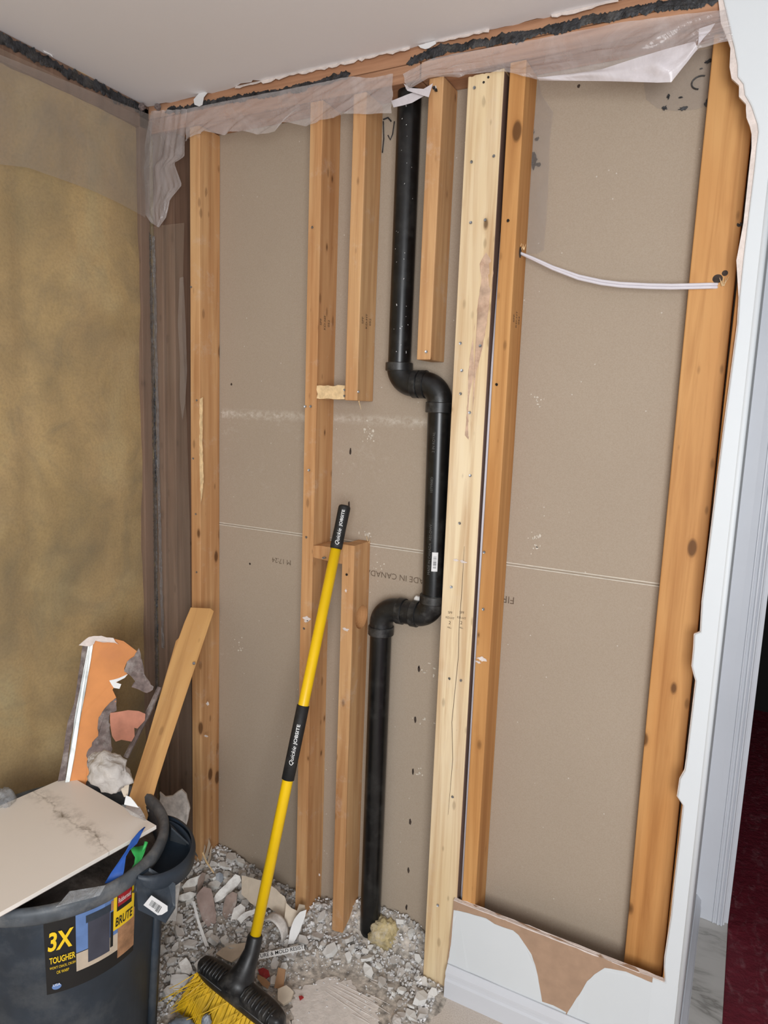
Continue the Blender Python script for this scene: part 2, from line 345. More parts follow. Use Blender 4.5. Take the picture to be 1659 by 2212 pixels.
def redmat():
    m, nt, b = nm('dark_red_carpet'); v = coords(nt, rnd=False)
    c = mixc(nt, noisen(nt, v, 12, 5), rgb((84, 12, 26)), rgb((118, 24, 42)))
    mp = N(nt, 'ShaderNodeMapping'); mp.inputs['Scale'].default_value = (30, 14, 14); nt.links.new(v, mp.inputs[0])
    c = mixc(nt, ramp(nt, noisen(nt, mp.outputs[0], 1, 6, .7, 1), [(.52, (0,0,0)), (.76, (.5,)*3)]), c, rgb((150, 112, 116)))
    nt.links.new(c, b.inputs['Base Color']); b.inputs['Roughness'].default_value = .7; bump(nt, b, noisen(nt, v, 40, 5, .6), .6, .01); return m
M_redc = redmat()

# ------------------------------------------------------------ the room
XA, XB, XC, XD, XG, XE, XF = .1535, .573, .7014, .9103, 1.0113, 1.1118, 1.526
SW, SD = .038, .089
b = BM(); box(b, (-.1, -3.4, -.05), (1.765, 2.6, 0)); struct(obj('floor', b, M_floor, loc=(0, 0, 0)))
b = BM(); box(b, (1.765, -3.4, -.05), (4.2, 3.2, .004)); tag(struct(obj('floor', b, M_redc, loc=(0, 0, 0)), 'dark red scuffed carpet beyond the white casing'), 'dark red scuffed carpet beyond the white casing', 'carpet')
# ceiling with a torn back edge
rnd = random.Random(3); edge = []; x = -.02
while x < 1.70:
    edge.append(Vector((x, .0+rnd.uniform(-.007, .004)+(-.012 if .35 < x < .42 else 0), 2.44))); x += rnd.uniform(.008, .035)
b = BM(); pts = [Vector((-.02, -3.4, 2.44)), Vector((4.2, -3.4, 2.44)), Vector((4.2, -.004, 2.44)), Vector((1.7, -.004, 2.44))]+edge[::-1]
slab(b, pts, (0, 0, -1), .0125); struct(obj('ceiling', b, M_ceil, loc=(0, 0, 0)))
b = BM(); box(b, (-.3, -3.4, 2.4535), (4.2, 3.2, 2.5)); struct(obj('ceiling_deck', b, M_dark, loc=(0, 0, 0)))
bpy.data.objects['ceiling_deck'].name = 'ceiling'
# torn white paper along the ceiling edge
b = BM()
for (xa, xb, d) in ((.33, .86, .007), (.9, 1.06, .006), (1.2, 1.34, .007)):
    n = int((xb-xa)/.012); top = [Vector((xa+(xb-xa)*i/n, -.006, 2.4395)) for i in range(n+1)]
    bot = [Vector((p.x+rnd.uniform(-.003, .003), -.009, 2.4385-d*rnd.uniform(.3, 1.3))) for p in top]
    for i in range(n): b.faces.new([b.verts.new(p) for p in (top[i], top[i+1], bot[i+1], bot[i])])
struct(obj('trim_1', b, M_gyp, solid=.0015), 'torn white paper edge of the ceiling')
def scrap(name, label, cat, px, p0, n, th, mat, amp=.0015, step=.012, group=None, curl=0, seed=1, smooth=False, **k):
    pts = [on(x, y, p0, n) for x, y in px]
    if amp: pts = rough(pts, amp, step, seed)
    bb = BM(); slab(bb, pts, n, th)
    if curl:
        bmesh.ops.triangulate(bb, faces=bb.faces); c = sum(pts, Vector())/len(pts); nn = Vector(n).normalized()
        for v in bb.verts:
            d = (v.co-c); d -= nn*d.dot(nn); v.co -= nn*curl*d.length_squared
    o = obj(name, bb, mat, smooth=smooth, **k)
    return tag(o, label, cat, group) if label else o
scrap('paper_flap', 'white torn paper flap hanging from the ceiling edge near the left corner', 'paper scrap',
      [(418,215),(424,208),(434,197),(448,200),(440,210),(437,226),(430,230),(420,226)], (0, -.016, 2.4), (0, -1, .1), .001, M_stick, amp=.0006)
scrap('paper_flap', 'small white torn paper hanging from the ceiling edge above the short stud', 'paper scrap',
      [(903,98),(915,95),(940,88),(942,94),(926,104),(918,106),(908,103)], (0, -.014, 2.4), (0, -1, .1), .001, M_stick, amp=.0006)
scrap('paper_flap', 'tiny white paper shred below the ceiling left of the corner film', 'paper scrap',
      [(91,104),(103,108),(112,118),(115,124),(108,118),(96,113)], (.006, 0, 2.4), (1, 0, 0), .001, M_stick, amp=.0004)

# back wall: two sheets with the bevelled seam
b = BM(); box(b, (-.15, SD, 1.1985), (1.653, SD+.0125, 2.47)); wb = struct(obj('wall_back', b, M_back, loc=(0, 0, 0)))
b = BM(); box(b, (-.15, SD, 0), (1.653, SD+.0125, 1.1935)); struct(obj('wall_back', b, M_back, loc=(0, 0, 0)))
b = BM(); box(b, (-.15, SD+.002, 1.190), (1.653, SD+.010, 1.202)); struct(obj('wall_back_seam', b, M_back, loc=(0, 0, 0))); 
bpy.data.objects['wall_back_seam'].name = 'wall_back'
b = BM(); box(b, (-.15, SD+.0125, 0), (1.653, SD+.03, 2.5)); struct(obj('wall_back', b, M_dark, loc=(0, 0, 0)))
for zz in (1.1993, 1.1927):
    b = BM(); box(b, (-.14, SD-.0009, zz-.0012), (1.617, SD+.0005, zz+.0012)); struct(obj('trim_2', b, M_seam, loc=(0, 0, 0)), 'pale bevelled sheet edge at the seam')
# rusty nail holes, in the sheet
for i, (x, y) in enumerate([(757,975),(754,1090),(905,1445),(897,1555),(892,1667),(886,1775),(882,1880),(878,1960),(540,1218),(1250,186),(500,830)]):
    p = at(x, y, 1, SD-.0006); b = BM(); h = .010 if i not in (8, 9, 10) else .004
    pts = [p+Vector((R_.uniform(-.001,.001)+math.cos(a)*.0032, 0, math.sin(a)*h)) for a in [k*math.pi/5 for k in range(10)]]
    slab(b, pts, (0, -1, 0), .0004); o = obj('nail_hole', b, M_hole, parent=wb)
# faint mirrored print on the sheet, seen from its back
def print_on(s, px, size, flip=True, mat=M_pencil):
    p = at(px[0], px[1], 1, SD-.0006); o = obj('sheet_print', text_bm(s, size, plane_map(p, (-1, 0, 0), (0, 0, -1))), mat, parent=wb); return o
print_on('M 17:24', (608, 1212), .022); print_on('MADE IN CANADA', (858, 1246), .024); print_on('FIRE', (1092, 1294), .027)

# left wall: insulation behind a sheet
def insfn(u, v):
    y = -3.2+u*3.26; z = v*2.44
    ph = ((y+.02) % .406)/.406; puff = math.sin(math.pi*ph)**.6
    return Vector((-.022+.016*puff+.010*noise.noise(Vector((y*4, z*4, 0)))+.005*noise.noise(Vector((y*14, z*11, 3))), y, z))
b = BM(); grid(b, insfn, 160, 120); struct(obj('wall_left', b, M_ins, smooth=True, loc=(0, 0, 0)))
b = BM(); box(b, (-.2, -3.4, 0), (-.06, 2.6, 2.5)); struct(obj('wall_left', b, M_dark, loc=(0, 0, 0)))

# right wall end: painted skin with torn edge, returning into the passage
jag = [(1560,-4),(1572,45),(1580,80),(1585,100),(1592,140),(1594,165),(1604,181),(1608,205),(1618,222),(1623,232),(1630,250),(1636,268),(1639,285),(1633,317),(1631,358),(1616,480),(1606,561),(1598,642),(1594,700),(1565,925),(1518,1300),(1514,1366),(1501,1371),(1499,1400),(1496,1440),(1499,1461),(1503,1472),(1484,1640),(1480,1665),(1469,1684),(1466,1705),(1464,1722),(1475,1741),(1467,1815),(1457,1910),(1450,1980),(1437,2070),(1436,2090),(1438,2116)]
left = [at(x, y, 1, -.0125) for x, y in jag]
left = [p+Vector((R_.uniform(-.0012, .0012), 0, 0)) for p in left]
left[-1].z = .277
poly = left+[Vector((1.6, -.0125, .277)), Vector((1.6, -.0125, 0)), Vector((1.665, -.0125, 0)), Vector((1.665, -.0125, 2.44))]
b = BM(); slab(b, poly, (0, -1, 0), .0125); struct(obj('wall_right', b, M_white, loc=(0, 0, 0), bev=.003))
g2 = [p+Vector((-.006-R_.random()*.008 if p.z > 1.9 else -.0015, .004, 0)) for p in left]
b = BM(); slab(b, g2+[Vector((1.64, -.0085, .3)), Vector((1.64, -.0085, 2.44))], (0, -1, 0), .008); struct(obj('wall_right', b, M_gyp, loc=(0, 0, 0)), 'torn plaster edge of the right wall')
b = BM(); box(b, (1.6535, -.003, 0), (1.666, .72, 2.44)); struct(obj('wall_right', b, M_white, loc=(0, 0, 0), bev=.002))
b = BM(); tube(b, [(1.6595, -.0065, 0), (1.6595, -.0065, 2.44)], .0075, 16); struct(obj('trim_3', b, M_white, smooth=True, loc=(0,0,0)), 'rounded corner bead')
# low remnant: brown board, painted skins, torn top
def front(px, yy=-.0125): return [at(x, y, 1, yy) for x, y in px]
rem = [Vector((1.082, -.0115, 0)), Vector((1.60, -.0115, 0)), Vector((1.60, -.0115, .277)), Vector((1.094, -.0115, .281))]
b = BM(); slab(b, rough(rem, .0008, .02, 4), (0, -1, 0), .0115); struct(obj('wall_right', b, M_kraft, loc=(0, 0, 0)), 'low wall remnant with bare brown paper')
b = BM(); pts = [Vector((1.094, -.0118, .2812)), Vector((1.626, -.0118, .2775)), Vector((1.626, .0005, .2775)), Vector((1.094, .0005, .2815))]
slab(b, rough(pts, .0009, .02, 9), (0, 0, 1), .002); struct(obj('trim_4', b, M_gyp, loc=(0, 0, 0)), 'pink plaster cut edge of the low wall remnant')
sk1 = [(980,1966),(1000,1970),(1025,1977),(1050,1984),(1068,1996),(1086,2003),(1108,2010),(1120,2020),(1128,2032),(1137,2045),(1148,2062),(1156,2085),(1162,2110),(1167,2140),(1171,2164),(1195,2172),(1223,2187),(1216,2215),(960,2120),(974,2040)]
sk2 = [(1221,2200),(1226,2187),(1240,2165),(1252,2148),(1268,2120),(1284,2105),(1298,2096),(1306,2091),(1330,2095),(1352,2099),(1385,2113),(1412,2124),(1432,2130),(1446,2128),(1440,2300),(1215,2300)]
for sk in (sk1, sk2):
    b = BM(); slab(b, rough([p+Vector((0,0,0)) for p in front(sk)], .0006, .012, 5), (0, -1, 0), .0009); struct(obj('wall_right', b, M_white, loc=(0, 0, 0)))
b = BM(); box(b, (1.60, -.0128, 0), (1.66, -.0118, .276)); struct(obj('wall_right', b, M_white, loc=(0, 0, 0)))
# baseboards
def baseboard(bm, p, q, nrm):
    p, q, nrm = Vector(p), Vector(q), Vector(nrm); prof = [(0, 0), (.018, 0), (.018, .050), (.014, .055), (.013, .063), (.016, .066), (.015, .074), (.006, .084), (.003, .088), (0, .088)]
    A = [bm.verts.new(p+nrm*a+Vector((0, 0, z))) for a, z in prof]; B = [bm.verts.new(q+nrm*a+Vector((0, 0, z))) for a, z in prof]
    for i in range(len(prof)-1): bm.faces.new((A[i], B[i], B[i+1], A[i+1]))
    bm.faces.new(A); bm.faces.new(B[::-1])
b = BM(); baseboard(b, (1.088, -.0135, 0), (1.684, -.0135, 0), (0, -1, 0)); struct(obj('baseboard_back', b, M_trim, loc=(0, 0, 0)))
b = BM(); baseboard(b, (1.6665, -.03, 0), (1.6665, .665, 0), (1, 0, 0)); struct(obj('baseboard_right', b, M_trim, loc=(0, 0, 0)))
b = BM(); box(b, (2.55, -1.0, 0), (2.6, .76, 2.44)); struct(obj('wall_light_block', b, M_white, loc=(0, 0, 0)))  # unseen wall added to keep world light off the casing
# casing and dark room beyond
b = BM(); prof = [(1.660, .665), (1.663, .650), (1.700, .648), (1.718, .646), (1.720, .642), (1.7235, .642), (1.725, .646), (1.731, .644), (1.733, .640), (1.738, .640), (1.741, .645), (1.744, .641), (1.7475, .641), (1.7495, .648), (1.754, .650), (1.7545, .664), (1.764, .664), (1.764, .70), (1.660, .70)]
A = [b.verts.new((x, y, .013)) for x, y in prof]; B = [b.verts.new((x, y, 2.44)) for x, y in prof]
for i in range(len(prof)): b.faces.new((A[i], A[(i+1)%len(prof)], B[(i+1)%len(prof)], B[i]))
b.faces.new(A); b.faces.new(B); struct(obj('door_1', b, M_trim, loc=(0, 0, 0)), 'white moulded door casing')
b = BM(); box(b, (1.668, -.2, .0005), (1.764, .76, .012)); struct(obj('trim_5', b, M_marble, loc=(0, 0, 0), bev=.001), 'grey veined marble threshold tile')
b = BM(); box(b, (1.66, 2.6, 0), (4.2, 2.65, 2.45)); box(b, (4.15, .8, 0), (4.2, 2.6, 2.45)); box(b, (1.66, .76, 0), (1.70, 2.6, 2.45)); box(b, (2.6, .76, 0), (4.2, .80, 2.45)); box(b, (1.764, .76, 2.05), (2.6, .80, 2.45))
struct(obj('wall_far', b, M_dark, loc=(0, 0, 0)))  # walls close the room off; its darkness is put into their colour

# ------------------------------------------------------------ timber frame
def timber(name, label, a, c, mat, group=None, bev=.0025, cut=None, cat='stud', taper=None, rag=0, holes=()):
    loc = ((a[0]+c[0])/2, (a[1]+c[1])/2, a[2]); t = thing(name, label, cat, loc, group)
    b = BM(); box(b, a, c)
    hh = c[2]-a[2]; horizontal = (c[0]-a[0]) > hh
    if not horizontal and hh > .3:
        bmesh.ops.subdivide_edges(b, edges=[e for e in b.edges if abs(e.verts[0].co.z-e.verts[1].co.z) > .1], cuts=24, use_grid_fill=True)
        sd = random.Random(int(a[0]*1000)).random()*9
        for v in b.verts:
            v.co.x += .0022*noise.noise(Vector((sd, v.co.z*1.6, 0))); v.co.y += .0012*(noise.noise(Vector((sd+5, v.co.z*1.6, 0)))) if v.co.y < SD-.02 else 0
    if cut: cut(b)
    if holes:
        b.verts.ensure_lookup_table(); bmesh.ops.recalc_face_normals(b, faces=b.faces)
        me = bpy.data.meshes.new('x'); b.to_mesh(me); b.free(); o1 = bpy.data.objects.new('x', me); COL.objects.link(o1); cs = []
        for (y, z, r) in holes:
            cb = BM(); bmesh.ops.create_cone(cb, cap_ends=True, segments=28, radius1=r, radius2=r, depth=.3, matrix=Matrix.Translation(((a[0]+c[0])/2, y, z)) @ Matrix.Rotation(math.pi/2, 4, 'Y'))
            cm = bpy.data.meshes.new('y'); cb.to_mesh(cm); cb.free(); o2 = bpy.data.objects.new('y', cm); COL.objects.link(o2); cs.append(o2)
            mo = o1.modifiers.new('b', 'BOOLEAN'); mo.object = o2; mo.operation = 'DIFFERENCE'; mo.solver = 'EXACT'
        dg = bpy.context.evaluated_depsgraph_get(); me2 = bpy.data.meshes.new_from_object(o1.evaluated_get(dg)); b = BM(); b.from_mesh(me2)
        for o in cs+[o1]: bpy.data.objects.remove(o)
    obj('timber', b, mat, parent=t, bev=bev); return t
def screws(t, px, yy, dark=False, r=.0036, proud=.0035):
    for i, (x, y) in enumerate(px):
        p = at(x, y, 1, yy); b = BM(); d = Vector((R_.uniform(-.35, .35), -1, R_.uniform(-.3, .3))).normalized()
        tube(b, [p-d*.003, p+d*proud*.5, p+d*proud*.75, p+d*(proud), p+d*(proud-.0008), p+d*(proud-.0018)], [.0018, .0018, r, r, r*.5, .0005], 10, cap=True)
        obj('screw', b, M_darksteel if dark else M_steel, parent=t)
ZP = 2.363
tA = timber('wall_stud', 'brown stud nearest the left corner, film-draped at its top', (XA, 0, 0), (XA+SW, SD, ZP), M_stud)
tB = timber('wall_stud', 'full-height stud just left of the yellow broom grip', (XB, 0, .0), (XB+SW, SD, ZP), M_stud, holes=((.060, .972, .036),))
tC = timber('wall_stud', 'upper cut stud whose nailed end hangs at mid-wall right of the broken block', (XC, 0, 1.599), (XC+SW, SD, ZP), M_stud)
def tipcut(b):
    for v in b.verts:
        if v.co.z < .03:
            v.co.z = .018+(v.co.x-XC)*.2+(.05 if v.co.y > .04 else 0)
tC2 = timber('wall_stud', 'lower half stud with a round pipe hole, beside the lower black pipe', (XC+.006, 0, .0), (XC+SW+.006, SD, 1.206), M_stud, cut=tipcut, holes=((.05, .992, .034),))
tD = timber('wall_stud', 'short hanging stud right of the upper black pipe, cut off mid-air', (XD, 0, 1.706), (XD+SW, SD, ZP), M_stud)
tE = timber('wall_stud', 'orange stud directly right of the pale new board', (XE, 0, 0), (XE+SW, SD, ZP), M_stud2)
tF = timber('wall_stud', 'wide flat orange stud where the white cable ends', (XF, .051, 0), (XF+.089, SD-.0005, ZP), M_stud2)
tH = timber('wall_stud', 'narrow dark-gapped end stud behind the torn white wall edge', (1.6205, .0005, 0), (1.652, SD, ZP), M_stud2)
# pale board, face out, ragged saw cut at the top
def ragtop(b):
    vs = [v for v in b.verts if v.co.z > 2.34]
    for v in vs: v.co.z += .004 if v.co.x > 1.05 else 0
tG = thing('pale_board', 'pale new two by four standing face-out in front of the black pipe', 'board', (XG+.044, .019, 0))
b = BM(); n = 22; topp = [Vector((XG+.0875*i/n, -.0005, 2.349+.003*i/n+R_.uniform(-.0012, .0015))) for i in range(n+1)]
slab(b, [Vector((XG, -.0005, 0)), Vector((XG+.0875, -.0005, 0))]+topp[::-1], (0, -1, 0), .0375); obj('timber', b, M_new, parent=tG, bev=.0015)
b = BM(); box(b, (XG+.0875, .0005, .002), (XG+.0892, .0365, 2.346)); obj('shaded_edge', b, M_newside, parent=tG)  # right side of the board, its shade painted in as dark brown
# crease where the heart split runs down the board
b = BM(); c = [at(x, y, 1, -.0012) for x, y in ((1003,1180),(998,1270),(992,1352),(990,1420),(984,1480),(976,1560),(978,1640),(968,1760))]
tube(b, c, [.0003]+[.0007]*6+[.0003], 5); obj('split_line', b, M_stamp, parent=tG)
b = BM(); st = [(1050,545),(1060,560),(1066,590),(1058,640),(1052,700),(1040,760),(1030,800),(1026,850),(1012,950),(1004,940),(1010,870),(1012,800),(1022,730),(1032,660),(1040,600),(1036,570)]
slab(b, rough([at(x, y, 1, -.0008) for x, y in st], .0012, .012, 2), (0, -1, 0), .0003); obj('pith_stain', b, M_stain, parent=tG)
for (sx, sy) in ((972, 1335), (997, 1335)):
    for s, dz, sz in (('SPF', .014, .009), ('KD-HT', 0, .008), ('2', -.013, .012), ('MILL', -.026, .006)):
        p = at(sx, sy, 1, -.0012)+Vector((0, 0, dz)); obj('grade_stamp', text_bm(s, sz, plane_map(p, (1, 0, 0), (0, 0, 1))), M_stamp, parent=tG)
screws(tG, [(1026,190),(1020,350),(1068,338),(1017,482),(1049,476),(995,741),(1038,748),(998,801),(996,850),(1015,891),(1016,1028),(994,1130),(975,1268),(972,1465),(997,1470),(978,1720),(946,1955)], -.0005)
screws(tG, [(1045,178),(1055,167)], -.0005, dark=True, r=.0028, proud=.001)
p = at(1086, 1942, 1, 0)
screws(tB, [(676,492),(672,878),(660,878),(668,1016),(663,1160),(658,1357)], 0); screws(tC, [(745,842),(745,855),(775,846)], 0, r=.003)
screws(tC2, [(750,1241)], 0, dark=True); screws(tD, [(921,760)], 0); screws(tD, [(938,192),(944,197)], 0, dark=True, proud=.008)
screws(tE, [(1099,477),(1074,830)], 0, dark=True); screws(tE, [(1046,1192),(1045,1316)], 0)
screws(tA, [(414,620),(426,865),(418,990),(424,1110),(426,1236)], 0, r=.003); screws(tF, [(1597,485)], .051, dark=True, r=.005, proud=.0006)
for t, pxs in ((tB, (702, 697)), (tC, (792, 694)), (tE, (1116, 690))):
    xx = {id(tB): XB, id(tC): XC, id(tE): XE}[id(t)]+SW+.0006
    p = at(pxs[0], pxs[1], 0, xx)
    for k, s in enumerate(('SPF', 'KD-HT', '052')):
        obj('grade_stamp', text_bm(s, .013, plane_map(p+Vector((0, -.02+.02*k, 0)), (0, 0, 1), (0, -1, 0))), M_stamp, parent=t)
for (x, y, rad, tt) in ((662,1336,.016,tB), (661,1342,.010,tB), (1040,1424,.014,tE), (1033,1430,.009,tE), (746,1360,.012,tC2), (747,1276,.004,tC2), (1000,1214,.010,tG), (985,1210,.008,tG), (940,190,.004,tD), (448,1520,.006,tA), (445,1590,.008,tA), (690,1890,.004,tB)):
    obj('plaster_splash', blot(at(x, y, 1, -.0028), rad, int(x+y), M_print, sx=1, sz=.45 if rad > .007 else 1.3), M_gyp, parent=tt)
b = BM(); slab(b, rough([at(x, y, 1, -.0022) for x, y in ((431,862),(438,858),(437,960),(440,1040),(434,1090),(431,1000))], .0008, .008, 3), (0, -1, 0), .0004); obj('bare_wood_streak', b, M_endgrain, parent=tA)
for (cx_, cy_, w_, h_) in ((925,1448,18,14),(915,1556,22,12),(905,1668,10,12),(793,925,14,22),(800,948,10,8),(790,1152,14,10),(1152,1160,14,10),(815,1225,30,20),(515,1395,16,20),(1160,865,20,16),(1155,1180,10,20)):
    for k in range(9):
        p = at(cx_+R_.gauss(0, w_*.5), cy_+R_.gauss(0, h_*.5), 1, SD-.0006); obj('plaster_fleck', blot(p, R_.uniform(.0012, .0045), cx_+k, M_print, sx=R_.uniform(.4, 1.3), sz=R_.uniform(.4, 1.3)), M_seam, parent=wb)
# splinters at the drilled cable hole and at cut ends
def splinters(parent, p, n, L, mat, up_=1, sp=.004):
    b = BM()
    for i in range(n):
        q = Vector(p)+Vector((R_.uniform(-sp, sp), R_.uniform(-sp, sp), 0)); d = Vector((R_.uniform(-.5, .5), R_.uniform(-.6, .1), up_)).normalized()
        tube(b, [q, q+d*L*R_.uniform(.4, 1)], [.0016, .0003], 5)
    return obj('splinter', b, mat, parent=parent)
splinters(tE, at(1128, 540, 0, XE+SW+.001), 7, .018, M_endgrain, 1, .005)
b = BM(); p = at(1124, 545, 0, XE+SW+.0004); slab(b, [p+Vector((0, math.cos(a)*.009, math.sin(a)*.013)) for a in [k*math.pi/8 for k in range(16)]], (1, 0, 0), .0002); obj('cable_hole', b, M_hole, parent=tE)
b = BM(); p = at(1550, 602, 1, .0504); slab(b, [p+Vector((math.cos(a)*.010, 0, math.sin(a)*.009)) for a in [k*math.pi/8 for k in range(16)]], (0, -1, 0), .0002); obj('cable_hole', b, M_hole, parent=tF)
splinters(tF, at(1562, 618, 1, .0500), 7, .022, M_endgrain, 1, .003)
b = BM(); p = at(1566, 590, 1, .0503); slab(b, [p+Vector((math.cos(a)*.006, 0, math.sin(a)*.006)) for a in [k*math.pi/8 for k in range(16)]], (0, -1, 0), .0002); obj('screw', b, M_hole, parent=tF)
splinters(tC2, (XC+SW+.004, SD-.006, 1.20), 3, .03, M_endgrain, 1, .001); splinters(tC, (XC+SW-.006, .02, 1.602), 2, .03, M_endgrain, -1, .001)
# blocking
t = thing('blocking', 'broken pale block nailed between the studs at mid-wall', 'block', (.655, .01, 1.602))
b = BM(); pts = rough([Vector((XB+SW+.001, -.001, 1.602)), Vector((XC-.001, -.001, 1.602)), Vector((XC-.001, -.001, 1.638)), Vector((XB+SW+.001, -.001, 1.636))], .0022, .01, 8)
slab(b, pts, (0, -1, 0), .03); obj('timber', b, M_endgrain, parent=t)
t = thing('blocking', 'dusty horizontal block on which the black broom grip leans', 'block', (.655, .045, 1.156))
b = BM(); pts = rough([Vector((XB+SW+.001, .001, 1.156)), Vector((XC+.005, .001, 1.150)), Vector((XC+.005, .001, 1.196)), Vector((XB+SW+.001, .001, 1.190))], .0015, .012, 18)
slab(b, pts, (0, -1, 0), .086); obj('timber', b, M_stud, parent=t); screws(t, [(704,1205),(701,1204)], .001, r=.003, proud=.008)
# plates
b = BM(); box(b, (-.1, .002, 2.4065), (1.70, SD, 2.4525)); o = tag(obj('top_plate', b, M_platewood, bev=.002), 'upper wooden plate tight under the ceiling above the black sealant', 'plate')
b = BM(); box(b, (-.1, 0, 2.3645), (.885, SD, 2.4045)); tag(obj('top_plate', b, M_platewood, bev=.003), 'lower wooden plate above the left studs, behind milky plastic', 'plate')
b = BM(); box(b, (.888, 0, 2.3645), (1.70, SD, 2.4045)); tag(obj('top_plate', b, M_platewood, bev=.003), 'lower wooden plate above the pale board and right bay', 'plate')
b = BM(); box(b, (1.152, .002, .001), (1.615, SD-.001, .039)); tag(obj('bottom_plate', b, M_stud2, bev=.003), 'floor plate in the dark slot behind the low wall remnant', 'plate')
# studs of the corner seen through the sheet
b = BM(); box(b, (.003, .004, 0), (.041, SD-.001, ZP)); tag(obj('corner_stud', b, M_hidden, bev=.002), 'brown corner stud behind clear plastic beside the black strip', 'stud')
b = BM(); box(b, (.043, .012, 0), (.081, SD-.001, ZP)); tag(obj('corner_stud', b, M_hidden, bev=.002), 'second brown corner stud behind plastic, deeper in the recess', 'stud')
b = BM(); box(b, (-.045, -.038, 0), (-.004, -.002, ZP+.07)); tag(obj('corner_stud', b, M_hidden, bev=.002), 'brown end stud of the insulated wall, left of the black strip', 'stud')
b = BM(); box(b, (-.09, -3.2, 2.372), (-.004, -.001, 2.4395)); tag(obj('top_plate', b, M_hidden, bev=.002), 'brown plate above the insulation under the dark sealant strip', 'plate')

# ------------------------------------------------------------ sealant
def bead(name, label, c, wv, nrm, w, th, seed, step=.0028):
    rnd = random.Random(seed); c = [Vector(p) for p in c]; pts = []
    for a, d in zip(c, c[1:]):
        k = max(1, int((d-a).length/step)); pts += [a.lerp(d, i/k) for i in range(k)]
    pts.append(c[-1]); wv = Vector(wv); nrm = Vector(nrm); b = BM(); rows = []
    for i, p in enumerate(pts):
        s = i*step; f = min(1, i/4, (len(pts)-1-i)/4)+.05
        hi = w*(.6+.5*noise.noise(Vector((s*18, seed, 0)))+.35*noise.noise(Vector((s*75, seed, 2)))+.28*noise.noise(Vector((s*210, seed, 5))))*f; lo = w*(.6+.5*noise.noise(Vector((s*20, seed, 7)))+.35*noise.noise(Vector((s*80, seed, 9)))+.3*noise.noise(Vector((s*220, seed, 4))))*f
        hi = max(hi, w*.08); lo = max(lo, w*.08)
        rows.append([b.verts.new(p+wv*hi), b.verts.new(p+wv*hi*.5+nrm*th*(.6+.7*noise.noise(Vector((s*60, 1, seed))))), b.verts.new(p-wv*lo*.4+nrm*th*(.6+.7*noise.noise(Vector((s*70, 6, seed))))), b.verts.new(p-wv*lo), b.verts.new(p-nrm*th*.05)])
    for a, d in zip(rows, rows[1:]):
        for k in range(5): b.faces.new((a[k], a[(k+1)%5], d[(k+1)%5], d[k]))
    b.faces.new(rows[0]); b.faces.new(rows[-1]); return tag(obj(name, b, M_tar), label, 'sealant')
Y0 = -.0015
bead('sealant_strip', 'ragged black sealant along the plate, left part near the corner', [at(x, y, 1, Y0) for x, y in ((356,243),(430,228),(500,214),(600,200),(700,176),(757,158))], (0, 0, 1), (0, -1, 0), .014, .003, 1)
bead('sealant_strip', 'ragged black sealant along the plate, long right part above the pale board', [at(x, y, 1, Y0) for x, y in ((878,138),(920,118),(960,106),(1060,90),(1200,62),(1300,38),(1400,18),(1480,8),(1556,-2))], (0, 0, 1), (0, -1, 0), .0155, .0022, 2)
bead('sealant_strip', 'black sealant running vertically down the left corner', [at(x, y, 1, -.004) for x, y in ((322,500),(327,700),(333,900),(336,1200),(338,1480),(340,1660))], (1, 0, 0), (.5, -1, 0), .011, .004, 3)
bead('sealant_strip', 'dark sealant strip under the ceiling above the insulation', [(-.001, -1.6, 2.421), (-.001, -.02, 2.421)], (0, 0, 1), (1, 0, 0), .020, .003, 4)
b = BM(); pts = [at(x, y, 1, -.007) for x, y in ((331,510),(334,600),(337,760),(341,900),(342,1010),(345,1120),(348,1240),(352,1400))]
rnd = random.Random(31)
grid(b, lambda u, v: pts[min(6, int(v*7))].lerp(pts[min(7, int(v*7)+1)], v*7-min(6, int(v*7)))+Vector(((u-.5)*.012+.004*noise.noise(Vector((v*40, u*3, 0))), -.004*abs(noise.noise(Vector((u*8, v*90, 2)))), 0)), 4, 160)
tag(obj('torn_plastic_strip', b, F_shred), 'crinkled torn plastic strip stuck to the black corner sealant', 'plastic strip')
# caulk spots
for lab, x, y, pl, v in (('grey caulk dab left of the top corner', 306, 231, 0, .004), ('grey caulk dab at the very top corner', 341, 231, 1, -.006)):
    c = at(x, y, pl, v); b = BM(); bmesh.ops.create_icosphere(b, subdivisions=3, radius=.009, matrix=Matrix.Translation(c))
    for q in b.verts: q.co = c+(q.co-c)*(1+.7*noise.noise(q.co*160))
    tag(obj('caulk_dab', b, M_mould), lab, 'caulk')
# tar smears on the sheet at the right bay
for i, (x, y, r, sx, sz) in enumerate([(1152,345,.014,.7,1.5),(1160,300,.006,1,1),(1151,285,.005,.8,1.6),(1162,355,.010,1,.5),(1436,233,.006,1,1),(1475,234,.008,1.3,.6),(1528,222,.008,.8,1.2),(1444,208,.005,.7,1.4),(1470,210,.004,1.6,.5),(1515,148,.003,1.4,.6),(1535,132,.010,1.3,.5)]):
    obj('sealant_smear', blot(at(x, y, 1, SD-.0035), r, i, M_tar, sx=sx, sz=sz), M_tar, parent=wb)
b = BM(); c = at(1513, 178, 1, SD-.0035); tube(b, [c+Vector((math.cos(a)*.017, 0, math.sin(a)*.013)) for a in [math.pi*(.35+k/14*1.1) for k in range(15)]], .0016, 6); obj('sealant_smear', b, M_tar, parent=wb)
b = BM(); tube(b, [at(x, y, 1, SD-.003) for x, y in ((828,262),(829,300),(826,330))], .0016, 6); tube(b, [at(x, y, 1, SD-.003) for x, y in ((852,262),(848,290),(843,302),(838,292))], .0015, 6); tube(b, [at(x, y, 1, SD-.003) for x, y in ((828,258),(838,254),(845,262))], .002, 6); obj('sealant_smear', b, M_tar, parent=wb)

